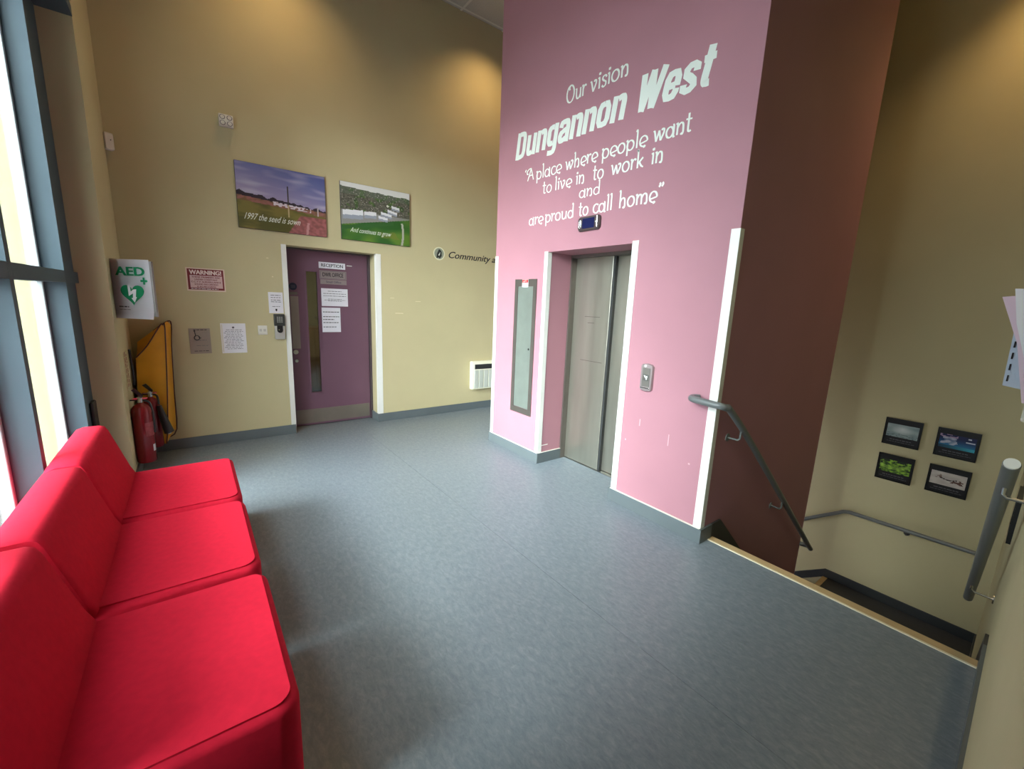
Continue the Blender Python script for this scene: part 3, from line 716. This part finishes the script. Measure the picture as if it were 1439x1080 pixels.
leaf('pale pink leaflet tilting out at the left of the wall rack', 1.015, [(.079, 1.540), (.040, 1.545), (.0, 1.380), (.032, 1.380), (.052, 1.47)], mat('pink_paper', (226, 200, 214), .6))
lb_ = leaf('pale blue leaflet with dark edge marks hanging lowest in the wall rack', 1.045, [(.060, 1.500), (.020, 1.500), (-.030, 1.385), (.0, 1.392), (.0575, 1.401)], mat('pale_blue_paper', (186, 198, 214), .6))
bm = BM()
for k in range(5):
    t_ = .08 + k * .19; y_, z_ = .060 - .0025 * t_ - .003, 1.498 - .095 * t_
    box(bm, 1.0442, 1.045, y_ - .002, y_, z_ - .010, z_)
link_mesh('edge_marks', bm, INK, lb_)

# ------------------------------------------------------------------ things on the back wall (facing -Y)
def back(name, label, cat, x, z=0, group=None, y=YB): return thing(name, label, cat, (x, y, z), 0, group)
def f_seed(u, v):
    hor = .50 - .10 * u
    n = nz2(u, v, 5, 11)
    if v > hor:
        c = mixc((164, 152, 186), (80, 92, 150), (v - hor) * 1.5 + .3 * (u - .5)); c = mixc(c, (178, 172, 196), max(0, nz2(u * 1.2, v * 5, 3, 12)) * 1.3)
        if v < hor + .06 + .05 * nz2(u, 0, 14, 3) - .03 * u: c = (46, 34, 48)
    else:
        c = mixc((122, 112, 54), (86, 84, 36), .5 + n * 1.5 + .5 * nz2(u * .4, v, 30, 13))
        if v > hor - .07: c = mixc((150, 96, 92), (118, 88, 60), .5 + 2 * nz2(u, v, 20, 4))
        ed = .44 + .5 * v + .1
        if u > ed * 1.0 and v < .30: c = mixc((166, 98, 100), (132, 80, 76), .5 + 1.5 * nz2(u, v, 22, 14))
        if u > .70 and v < .2 and abs(u - .76 - .1 * v) < .015: c = (190, 140, 140)
    if hor - .05 < v < hor + .01 and .38 < u < .82 and nz2(u, v, 26, 15) > -.05: c = (216, 206, 214)
    if abs(u - .555) < .006 and .25 < v < .74: c = (60, 54, 50) if v > hor else (190, 170, 130)
    if abs(u - .90) < .006 and .33 < v < .47: c = (190, 180, 180)
    return c
def f_grow(u, v):
    n = nz2(u, v, 12, 21)
    if v > .93 - .05 * u + .03 * nz2(u, 0, 6, 1): return (222, 224, 222)
    if v > .52:
        c = mixc((72, 74, 62), (110, 108, 96), .5 + 1.0 * nz2(u, v, 34, 22))
        if n > .22: c = mixc((56, 80, 46), (80, 108, 54), .5 + 2 * nz2(u, v, 22, 23))
        if v > .80: c = mixc(c, (96, 112, 96), .5)
        if nz2(u, v, 60, 24) > .45: c = (170, 166, 160)
    else:
        c = mixc((40, 92, 34), (92, 128, 44), .4 + 1.4 * nz2(u, v, 4, 25))
        if v > .26 + .24 * u: c = (142, 142, 138)
        if abs(v - (.20 + .26 * u)) < .035 and u < .75: c = (48, 96, 44)
    def bld(u0, u1, v0, v1, sk):
        vv = v - sk * (u - u0); return u0 < u < u1 and v0 < vv < v1
    for (a, b, c0, c1, s_) in ((.02, .30, .36, .52, .10), (.32, .49, .42, .54, .08), (.52, .66, .42, .50, -.15), (.56, .72, .50, .58, -.2), (.66, .80, .56, .64, -.25), (.72, .84, .64, .72, -.2)):
        if bld(a, b, c0, c1, s_):
            vv = v - s_ * (u - a); return (226, 228, 232) if vv > c0 + (c1 - c0) * .45 else (150, 158, 172)
    if math.hypot((u - .66), (v - .70) * 1.2) < .02: return (220, 222, 210)
    if abs(u - (.875 + .02 * math.sin(v * 7))) < .016 and v < .42: return (176, 178, 166)
    if .55 < u < .86 and .1 < v < .40 and nz2(u, v, 5, 26) > .1: c = mixc(c, (120, 124, 50), .6)
    return c
p1 = back('canvas_picture', 'wide canvas photograph of field and pole under purple sky, left of two above door', 'picture', .842, 2.105)
link_mesh('canvas', B(-.396, .396, -.020, 0, 0, .597, bev=.003, seg=1), CANVAS, p1)
art('photo_print', -.394, .394, .002, .595, -.0206, 132, 100, f_seed, p1)
text('1997 the seed is sown', -.345, .145, .085, .145, -.0214, VINYLW, p1, shear=.55)
p2 = back('canvas_picture', 'canvas aerial photograph of white sheds and green fields, right of two above door', 'picture', 1.780, 2.110)
link_mesh('canvas', B(-.392, .392, -.020, 0, 0, .592, bev=.003, seg=1), CANVAS, p2)
art('photo_print', -.390, .390, .002, .590, -.0206, 132, 100, f_grow, p2)
text('And continues to grow', -.300, .165, .070, .135, -.0214, VINYLW, p2, shear=.5)

def sign(name, label, cat, x0, x1, z0, z1, m, y=YB, th=.003, group=None, rz=0):
    o = back(name, label, cat, (x0 + x1) / 2, z0, group, y); a = (x1 - x0) / 2
    link_mesh('panel', B(-a, a, -th, 0, 0, z1 - z0), m, o); return o, a, z1 - z0
o, a, hh = sign('warning_sign', 'red and white camera surveillance warning sign on the cream wall', 'sign', .006, .302, 1.494, 1.703, mat('cream_sign', (226, 206, 190), .5))
link_mesh('red_field', B(-a + .01, a - .01, -.0038, -.003, .012, hh - .010), REDINK, o)
link_mesh('pale_field', B(-a + .027, a - .022, -.0046, -.0038, .030, .142), mat('pale_pink_panel', (216, 184, 184), .5), o)
text('WARNING!', -a + .024, a - .026, .150, .190, -.0046, mat('sign_white', (235, 215, 212), .5), o, bold=.06)
for k, (s_, ww) in enumerate((('THESE PREMISES ARE', .108), ('UNDER CONSTANT', .088), ('C.C.T.V. SURVEILLANCE', .114), ('SOUND RECORDING', .090), ('IS IN PROGRESS', .072))):
    text(s_, -ww, ww, .120 - k * .0215, .1335 - k * .0215, -.0052, REDINK, o, bold=.03)
scribble(o, -a + .03, a - .06, .018, -.0042, PAPER, .005)
o, a, hh = sign('access_notice', 'faded grey notice with a wheelchair symbol beside the yellow cover', 'notice', -.018, .146, .910, 1.148, mat('aged_grey_paper', (156, 142, 130), .6))
bm = BM(); tube(bm, [(p[0], -.0045, p[1]) for p in EL(-.022, .150, .021, .020, 110, 400, 18)], .0036, 6); tube(bm, [(-.036, -.0045, .205), (-.031, -.0045, .172), (-.012, -.0045, .170), (-.002, -.0045, .146), (.010, -.0045, .148)], .0036, 6); disc_y(bm, -.037, .213, .007, -.005, -.003)
link_mesh('wheelchair_symbol', bm, INK, o)
scribble(o, -.045, .06, .222, -.0034, INK, .006); scribble(o, -.03, .05, .125, -.0034, GINK, .004); scribble(o, -.03, .06, .075, -.0034, GINK, .003); scribble(o, -.05, .06, .022, -.0034, INK, .005)
o, a, hh = sign('printed_certificate', 'white printed notice with small crest, between the warning sign and the door', 'notice', .231, .438, .906, 1.196, PAPER)
bm = BM(); disc_y(bm, .0, .250, .010, -.0036, -.003); link_mesh('crest', bm, GINK, o)
for k in range(13): scribble(o, -.06 - .01 * (k % 3), .06 + .01 * ((k + 1) % 3), .225 - k * .0155, -.0034, GINK, .004)
bm = BM(); box(bm, -a + .004, -a + .016, -.0034, -.003, .01, hh - .01); link_mesh('border_strip', bm, mat('cream_strip', (220, 212, 200), .6), o)
o, a, hh = sign('entry_notice', 'small white notice stuck above the door keypad', 'notice', .655, .786, 1.301, 1.512, PAPER)
for k, z in enumerate((.178, .155, .130, .112, .065)): scribble(o, -.045 + .01 * (k == 4), .045 - .01 * (k == 4), z, -.0034, INK if k < 4 else GINK, .005)
bm = BM(); prism(bm, [(-.008, .045), (-.008, .028), (0, .018), (.008, .028), (.008, .045)], 'y', -.0036, -.003); link_mesh('arrow', bm, INK, o)

kp = back('door_keypad', 'dark keypad over a pale reader case left of the purple door', 'keypad', .738, 1.036)
link_mesh('case', B(-.046, .046, -.034, 0, 0, .150, bev=.006), mat('silver_case', (190, 188, 180), .4, .2), kp, smooth=True)
link_mesh('keypad_housing', B(-.049, .049, -.040, 0, .137, .258, bev=.006), mat('charcoal_plastic', (58, 60, 56), .4), kp, smooth=True)
for r_ in range(4):
    for c_ in range(3):
        link_mesh('key', B(-.024 + c_ * .019, -.010 + c_ * .019, -.043, -.040, .172 + r_ * .016, .183 + r_ * .016), mat('key_grey', (150, 152, 146), .4) if (r_ == 0 and c_ == 0) else bpy.data.materials['key_grey'], kp)
bm = BM(); prism(bm, [(p[0], p[1]) for p in rr(-.026, .026, .066, .140, (.026, .026, .004, .004))], 'y', -.044, -.030); link_mesh('camera_window', bm, BLACK, kp)
bm = BM(); disc_y(bm, -.010, .098, .006, -.046, -.043); link_mesh('lens', bm, CHROME, kp)
sp = back('switch_plate', 'square white double switch plate between the notice and keypad', 'switch', .585, 1.082)
link_mesh('plate', B(-.041, .041, -.009, 0, 0, .094, bev=.003), OFFW, sp)
for x in (-.018, .018): link_mesh('rocker', B(x - .011, x + .011, -.012, -.008, .034, .060, bev=.001, seg=1), mat('rocker_grey', (196, 192, 186), .4), sp)

el = back('emergency_light', 'square white emergency light with four round lenses, high on the wall', 'light', .410, 2.962)
link_mesh('housing', B(-.055, .055, -.045, 0, 0, .100, bev=.006), OFFW, el, smooth=True)
for x in (-.027, .027):
    for z in (.026, .074):
        bm = BM(); tube(bm, [(x + .019 * math.cos(t_ * PI / 8), -.046, z + .017 * math.sin(t_ * PI / 8)) for t_ in range(17)], .0028, 6); rg = link_mesh('lens_ring', bm, mat('lens_ring_grey', (110, 104, 112), .4) if 'lens_ring_grey' not in bpy.data.materials else bpy.data.materials['lens_ring_grey'], el)
        bm = BM(); disc_y(bm, x, z, .016, -.049, -.045); link_mesh('lens', bm, OFFW, rg)
pir = thing('motion_sensor', 'small white motion sensor in the shaded corner left of the pictures', 'sensor', (XC + .018, YB - .018, 2.58), PI / 8)
bm = BM(); loft(bm, [[(p[0], -y, p[1]) for p in rr(-.03 + i, .03 - i, .0 + i, .13 - i, .012)] for y, i in ((0, .004), (.008, 0), (.035, 0), (.045, .006))]); link_mesh('housing', bm, OFFW, pir, smooth=True)
bm = BM(); disc_y(bm, .008, .075, .004, -.047, -.044); link_mesh('sensor_eye', bm, DKGREY, pir)

cl = back('wall_lettering', 'black italic word beside a round crest, cut off by the lift shaft', 'lettering', 2.57, 1.995)
bm = BM(); disc_y(bm, 0, .078, .080, -.0014, 0, 28); c_ = link_mesh('crest_disc', bm, mat('crest_cream', (226, 224, 196), .5), cl)
bm = BM(); disc_y(bm, 0, .078, .066, -.002, -.0014, 28); link_mesh('crest_field', bm, mat('crest_grey', (150, 156, 140), .5), c_)
bm = BM(); prism(bm, [(-.038, .020), (-.030, .075), (-.004, .130), (.014, .126), (.034, .100), (.036, .050), (.010, .018), (-.008, .030)], 'y', -.0028, -.002); link_mesh('crest_emblem', bm, mat('crest_dark', (34, 40, 34), .5), c_)
bm = BM(); prism(bm, [(-.012, .060), (.016, .098), (.010, .070), (.0, .05)], 'y', -.0034, -.0028); link_mesh('crest_highlight', bm, VINYLW, c_)
text('Community and', .135, 1.01, .012, .120, -.0015, INK, cl, shear=.32, bold=.02)

ht = back('panel_heater', 'white wall heater with dark grille slot behind the lift shaft', 'heater', 3.42, .298)
bm = BM(); box(bm, -.375, .375, -.085, -.012, 0, .392, bev=.012); link_mesh('casing', bm, mat('warm_white_enamel', (232, 230, 206), .35), ht, smooth=True)
link_mesh('grille', B(-.335, .355, -.089, -.08, .285, .352), DKGREY, ht)
for k in range(9):
    x = -.345 + k * .080; link_mesh('front_flute', B(x + .004, x + .072, -.092, -.083, .018, .272, bev=.003, seg=1), mat('flute_grey', (196, 200, 190), .4) if k == 0 else bpy.data.materials['flute_grey'], ht)
link_mesh('wall_mount', B(-.3, .3, -.014, 0, .05, .33), OFFW, ht)

# signs on the purple door
yd = DY
K = (DY) / 5.08
def dsign(name, label, x0, x1, z0, z1, m):
    o, a, hh = sign(name, label, 'sign', x0 * K, x1 * K, 1.5 + (z0 - 1.5) * K, 1.5 + (z1 - 1.5) * K, m, y=yd, th=.004); return o, a, hh
o, a, hh = dsign('door_sign', 'white RECEPTION sign, topmost on the purple door', 1.170, 1.448, 1.792, 1.858, PAPER)
text('RECEPTION', -a + .025, a - .025, .016, hh - .016, -.0046, INK, o, bold=.025)
o, a, hh = dsign('door_sign', 'grey DWR OFFICE plate under the reception sign', 1.175, 1.458, 1.680, 1.770, mat('grey_sign_plate', (150, 138, 136), .4, .2))
bm = BM()
for b in ((-a + .008, a - .008, .006, .009), (-a + .008, a - .008, hh - .009, hh - .006), (-a + .008, -a + .011, .009, hh - .009), (a - .011, a - .008, .009, hh - .009)): box(bm, b[0], b[1], -.0046, -.004, b[2], b[3])
link_mesh('border_line', bm, GINK, o); text('DWR OFFICE', -a + .03, a - .035, .025, hh - .022, -.0046, INK, o, bold=.03)
o, a, hh = dsign('door_sign', 'slim grey plate with small lettering, lowest of the door plates', 1.180, 1.458, 1.624, 1.674, bpy.data.materials['grey_sign_plate'])
text('Small Office', -a + .06, a - .06, .014, hh - .014, -.0046, GINK, o, bold=.03)
o, a, hh = dsign('door_notice', 'landscape white notice taped below the door plates', 1.184, 1.466, 1.385, 1.578, PAPER)
for z, e in ((.165, .07), (.138, .02), (.112, .02), (.078, .07), (.066, .03), (.056, .07)): scribble(o, -a + e, a - e, z, -.0044, INK if z > .1 else GINK, .0045)
o, a, hh = dsign('door_notice', 'portrait handwritten white note taped lowest on the purple door', 1.180, 1.378, 1.096, 1.368, PAPER)
for z, e in ((.225, .015), (.172, .01), (.140, .07), (.105, .02), (.055, .05)): scribble(o, -a + .012, a - e, z, -.0044, INK if z > .1 else GINK, .008)

# ------------------------------------------------------------------ AED sign projecting from the side wall
ang = -math.radians(40)
aed = thing('aed_sign', 'white sheet sign with green letters and heart projecting beside the column', 'sign', (XC, 4.30, 1.275), ang)
w_, h_ = .297, .425
bm = BM(); V = []
for j in range(9):
    row = []
    for i in range(7):
        u, v = i / 6, j / 8; row.append(bm.verts.new((u * w_, -.012 * max(0, .15 - v) / .15 * u, v * h_)))
    V.append(row)
for a_, b_ in zip(V, V[1:]):
    for i in range(6): bm.faces.new((a_[i], a_[i + 1], b_[i + 1], b_[i]))
bmesh.ops.solidify(bm, geom=bm.faces[:], thickness=.002)
link_mesh('sheet', bm, PAPER, aed)
link_mesh('bracket', B(.0, w_ + .012, .004, .020, .02, h_ - .01), mat('grey_plastic_backing', (128, 124, 122), .5), aed)
text('AED', .035, .262, .310, .372, -.004, GREEN, aed, bold=.05)
bm = BM(); box(bm, .222, .274, -.0042, -.0035, .268, .282); box(bm, .241, .255, -.0042, -.0035, .250, .300); link_mesh('green_cross', bm, GREEN, aed)
def heart(s, cx, cz):
    out = []
    for k in range(40):
        t_ = 2 * PI * k / 40; x = 16 * math.sin(t_) ** 3; z = 13 * math.cos(t_) - 5 * math.cos(2 * t_) - 2 * math.cos(3 * t_) - math.cos(4 * t_)
        out.append((cx + x * s, cz + z * s * .9))
    return out
bm = BM(); prism(bm, heart(.0056, .150, .182), 'y', -.0042, -.0033); hrt = link_mesh('green_heart', bm, GREEN, aed)
bm = BM(); prism(bm, [(.118, .248), (.136, .244), (.138, .196), (.160, .212), (.182, .214), (.172, .158), (.180, .158), (.160, .118), (.138, .150), (.150, .152), (.154, .184), (.120, .164)], 'y', -.0050, -.0042); link_mesh('white_bolt', bm, PAPER, hrt)
scribble(aed, .035, .11, .082, -.0034, GINK, .008); scribble(aed, .035, .12, .064, -.0034, GINK, .003)

es = thing('extinguisher_label', 'narrow strip of dark red writing on the side wall above the extinguishers', 'sign', (XC, 4.50, .70), PI / 2)
link_mesh('plate', B(-.13, .09, -.002, 0, 0, .30), CREAM, es)
bm = BM()
for x_, z0_, z1_ in ((-.09, .03, .27), (.0, .02, .28)):
    z = z0_
    while z < z1_:
        q = random.uniform(.015, .04); box(bm, x_, x_ + .035, -.0028, -.002, z, z + q); z += q + .008
link_mesh('writing', bm, REDINK, es)

# ------------------------------------------------------------------ fire extinguishers and evacuation chair cover
def extinguisher(label, x, y, R, z0, z1, horn):
    o = thing('fire_extinguisher', label, 'extinguisher', (x, y, z0)); H_ = z1 - z0
    bm = BM(); lathe(bm, [(R * .55, 0), (R * .9, .0), (R, .012), (R, H_ * .88), (R * .93, H_ * .93), (R * .72, H_ * .975), (R * .4, H_ * 1.0), (R * .3, H_ + .012)], n=28)
    link_mesh('cylinder', bm, EXTR, o, smooth=True)
    bm = BM(); lathe(bm, [(.016, H_ + .008), (.018, H_ + .05), (.012, H_ + .06)], n=12); box(bm, -.05, .045, -.010, .010, H_ + .040, H_ + .050); link_mesh('valve', bm, CHROME, o)
    bm = BM(); prism(bm, [(-.045, H_ + .115), (.0, H_ + .062), (.02, H_ + .056), (.02, H_ + .068), (-.02, H_ + .125)], 'y', -.011, .011); link_mesh('handle', bm, BLACK, o)
    bm = BM(); box(bm, -.06, .01, -.008, .008, H_ + .03, H_ + .038); link_mesh('carry_handle', bm, BLACK, o)
    box_ = BM(); box(box_, -(x - XC), -R + .004, -.02, .02, H_ * .75, H_ * .80); link_mesh('wall_hook', box_, DKGREY, o)
    if horn:
        bm = BM(); tube(bm, [(.02, -.01, H_ + .03), (.045, -.03, H_ + .02), (.052, -.05, H_ - .05)], .008, 8, smooth=4); link_mesh('hose', bm, BLACK, o, smooth=True)
        bm = BM(); tube(bm, [(.052, -.05, H_ - .06), (.060, -.055, H_ - .12), (.100, -.06, H_ - .30)], [.016, .024, .036], 16); link_mesh('horn', bm, BLACK, o, smooth=True)
        bm = BM(); tube(bm, [(.1, -.06, H_ - .30), (.102, -.06, H_ - .312)], .012, 10); link_mesh('horn_tip', bm, OFFW, o)
    else:
        bm = BM(); tube(bm, [(.02, .0, H_ + .03), (.055, .01, H_ + .0), (.068, .0, H_ - .10), (.066, -.01, H_ - .24)], .008, 8, smooth=5); link_mesh('hose', bm, BLACK, o, smooth=True)
        bm = BM(); n = 10
        rg = [[((R + .0008) * math.cos(a), (R + .0008) * math.sin(a), z) for a in [math.radians(-75 + 65 * i / n) for i in range(n + 1)]] for z in (.22, .33)]
        V = [[bm.verts.new(p) for p in r_] for r_ in rg]
        for i in range(n): bm.faces.new((V[0][i], V[0][i + 1], V[1][i + 1], V[1][i]))
        link_mesh('label', bm, mat('label_grey_red', (150, 60, 62), .4, blotch=(120, 20, 28), vscale=60), o)
        bm = BM()
        rg = [[((R + .0012) * math.cos(a), (R + .0012) * math.sin(a), z) for a in [math.radians(-40 + 22 * i / n) for i in range(n + 1)]] for z in (.09, .145)]
        V = [[bm.verts.new(p) for p in r_] for r_ in rg]
        for i in range(n): bm.faces.new((V[0][i], V[0][i + 1], V[1][i + 1], V[1][i]))
        link_mesh('inspection_tag', bm, PAPER, o)
    return o
extinguisher('red fire extinguisher with black lever, nearest the cream column', -.366, 4.35, .064, .125, .600, False)
extinguisher('red fire extinguisher with black discharge horn, against the yellow cover', -.318, 4.61, .055, .165, .590, True)

cv = thing('evacuation_chair_cover', 'yellow cover with dark piping hanging in the corner behind the extinguishers', 'cover', (XC, 4.97, .14))
o0 = Vector((XC, 4.97, .14))
FR = [(-.385, .16), (-.252, .153), (-.229, .338), (-.203, .69), (-.175, 1.17), (-.188, 1.198), (-.205, 1.195), (-.300, 1.03), (-.385, .925), (-.400, .66)]
BK = [(-.420, .14), (-.250, .135), (-.184, .206), (-.172, .57), (-.155, .99), (-.140, 1.185), (-.165, 1.215), (-.270, 1.13), (-.385, 1.03), (-.425, .66)]
bm = BM(); rings = []
for k in range(5):
    t_ = k / 4; yv = 4.69 + t_ * (4.955 - 4.69)
    rings.append([Vector((a[0] + (b[0] - a[0]) * t_ + .006 * math.sin(t_ * PI), yv, a[1] + (b[1] - a[1]) * t_)) - o0 for a, b in zip(FR, BK)])
loft(bm, rings); link_mesh('cover_fabric', bm, YEL, cv, smooth=True)
bm = BM(); tube(bm, [Vector((p[0], 4.688, p[1])) - o0 for p in FR[1:9]], .0055, 6, smooth=3); tube(bm, [Vector((p[0] + .003, 4.955, p[1])) - o0 for p in BK[1:8]], .0055, 6, smooth=3); link_mesh('piping', bm, PIPE, cv)
bm = BM(); tube(bm, [Vector(p) - o0 for p in ((-.418, 4.66, 1.0), (-.412, 4.655, .86), (-.412, 4.66, .76), (-.416, 4.67, .70))], .009, 8, smooth=4); link_mesh('strap', bm, BLACK, cv)

# ------------------------------------------------------------------ red modular seats
def seat_module(label, y0, y1, dx=0., dz=0.):
    o = thing('seat_module', label, 'seat', (-.2 + dx, (y0 + y1) / 2, 0), 0, 'red upholstered seat modules in a row')
    a = (y1 - y0) / 2 - .004; fx, bx = .352, -.16
    zt_ = .42 + dz
    bm = BM(); R_ = (.01, .062, .045, .01); rings = []
    for z, i in ((.075, .012), (.09, .0), (zt_ - .022, 0), (zt_ - .008, .006), (zt_, .020)):
        rings.append([(p[0], p[1], z) for p in rr(bx + i, fx - i, -a + i, a - i, [max(r_ - i * .6, .004) for r_ in R_], 8)])
    V = loft(bm, rings)
    f = [f_ for f_ in bm.faces if len(f_.verts) > 8 and f_.calc_center_median().z > .3]
    r_ = bmesh.ops.inset_region(bm, faces=f, thickness=.10, depth=.0)
    for f_ in f:
        for v in f_.verts: v.co.z += .006
    link_mesh('seat_cushion', bm, RED, o, smooth=True)
    PR = [(-.130, .10), (-.130, .425 + dz), (-.150, .47 + dz), (-.222, .700 + dz), (-.235, .724 + dz), (-.255, .732 + dz), (-.320, .731 + dz), (-.348, .720 + dz), (-.362, .690 + dz), (-.369, .62 + dz), (-.370, .10)]
    cxp = sum(p[0] for p in PR) / len(PR); czp = .45
    bm = BM(); rings = []
    for y, s_ in ((-a, .030), (-a + .006, .012), (-a + .020, 0), (-a * .33, -.003), (a * .33, -.003), (a - .020, 0), (a - .006, .012), (a, .030)):
        rings.append([(p[0] + (cxp - p[0]) * s_ * 3.2, y, p[1] + (czp - p[1]) * s_) for p in PR])
    loft(bm, rings); link_mesh('backrest', bm, RED, o, smooth=True)
    link_mesh('plinth', B(-.34, fx - .06, -a + .04, a - .04, .02, .08), BLACK, o)
    for sx_ in (-.30, fx - .10):
        for sy_ in (-1, 1):
            bm = BM(); lathe(bm, [(.02, 0), (.022, .004), (.018, .022)], sx_, sy_ * (a - .08), 12); link_mesh('foot', bm, BLACK, o)
    return o
seat_module('red upholstered seat module farthest from the viewer, next to the column', 2.535, 3.235)
seat_module('red upholstered seat module in the middle of the row of three', 1.815, 2.515, dx=.003)
seat_module('red upholstered seat module nearest the viewer, two small dents in its seat', 1.075, 1.775, dx=.008, dz=.004)

# ------------------------------------------------------------------ outside
bm = BM(); box(bm, -60, -.95, -30, 60, -.35, -.15); gr = struct('ground_outside', bm, mat('grey_paving', (84, 86, 84), .8, var=.1, vscale=2))
bm = BM(); box(bm, -2.2, -.95, 4.5, 7.6, -.15, -.12)
struct('path_outside', bm, mat('pale_concrete', (112, 112, 108), .8, var=.06))
kb = BM(); box(kb, -6, -1.0, 6.4, 6.5, -.15, -.06); struct('kerb_outside', kb, mat('kerb_white', (220, 220, 214), .8))
hd = BM(); random.seed(3)
core = BM(); box(core, -6.4, -1.2, 8.8, 9.8, -.15, .55, bev=.12)
hdo = thing('hedge', 'leafy green hedge outside, seen through the narrow window pane', 'hedge', (-3.8, 9.3, -.15))
co = link_mesh('branches', core, mat('dark_hedge_core', (20, 30, 14), .9), hdo); co.location = (3.8, -9.3, .15)
for k in range(9000):
    x, y, z = random.uniform(-6.5, -1.1), random.choice((random.uniform(8.65, 8.9), random.uniform(8.7, 9.8))), random.uniform(-.1, .66)
    if y > 8.95 and z < .5: z = random.uniform(.5, .68)
    s_ = random.uniform(.025, .05); n_ = Vector((random.uniform(-1, 1), random.uniform(-1, .2), random.uniform(-.3, 1))).normalized(); u_ = n_.orthogonal().normalized(); v_ = n_.cross(u_)
    c = Vector((x, y, z)); hd.faces.new([hd.verts.new(c + s_ * q) for q in (u_, v_ * .5, -u_, -v_ * .5)])
lf = link_mesh('leaves', hd, mat('hedge_leaf', (36, 60, 18), .6, var=.3, vscale=8), hdo); lf.location = (3.8, -9.3, .15); lf['kind'] = 'stuff'
fn = thing('garden_wall', 'low grey rendered wall beyond the hedge outside', 'wall', (-4, 13, -.15))
link_mesh('wall_body', B(-6, 3, 0, .2, 0, .98), mat('grey_render', (92, 98, 104), .9, var=.08), fn); link_mesh('coping', B(-6.03, 3.03, -.03, .23, .98, 1.04), mat('coping_stone', (190, 188, 180), .8), fn)
bd = thing('building', 'pale tan building far off outside the narrow window pane', 'building', (-9, 27, -.15))
link_mesh('wall', B(-7, 7, 0, 6, 0, 2.3), mat('tan_brick', (140, 122, 98), .9, var=.08, vscale=3), bd)
bm = BM(); prism(bm, [(-.4, 2.3), (6.4, 2.3), (3, 3.4)], 'x', -7.3, 7.3); link_mesh('roof', bm, mat('pale_roof', (176, 178, 180), .8), bd)
for x in (-5, -2, 1, 4): link_mesh('window', B(x, x + 1.2, -.05, 0, .9, 1.9), mat('far_window_%d' % (x + 9), (70, 84, 96), .2), bd)
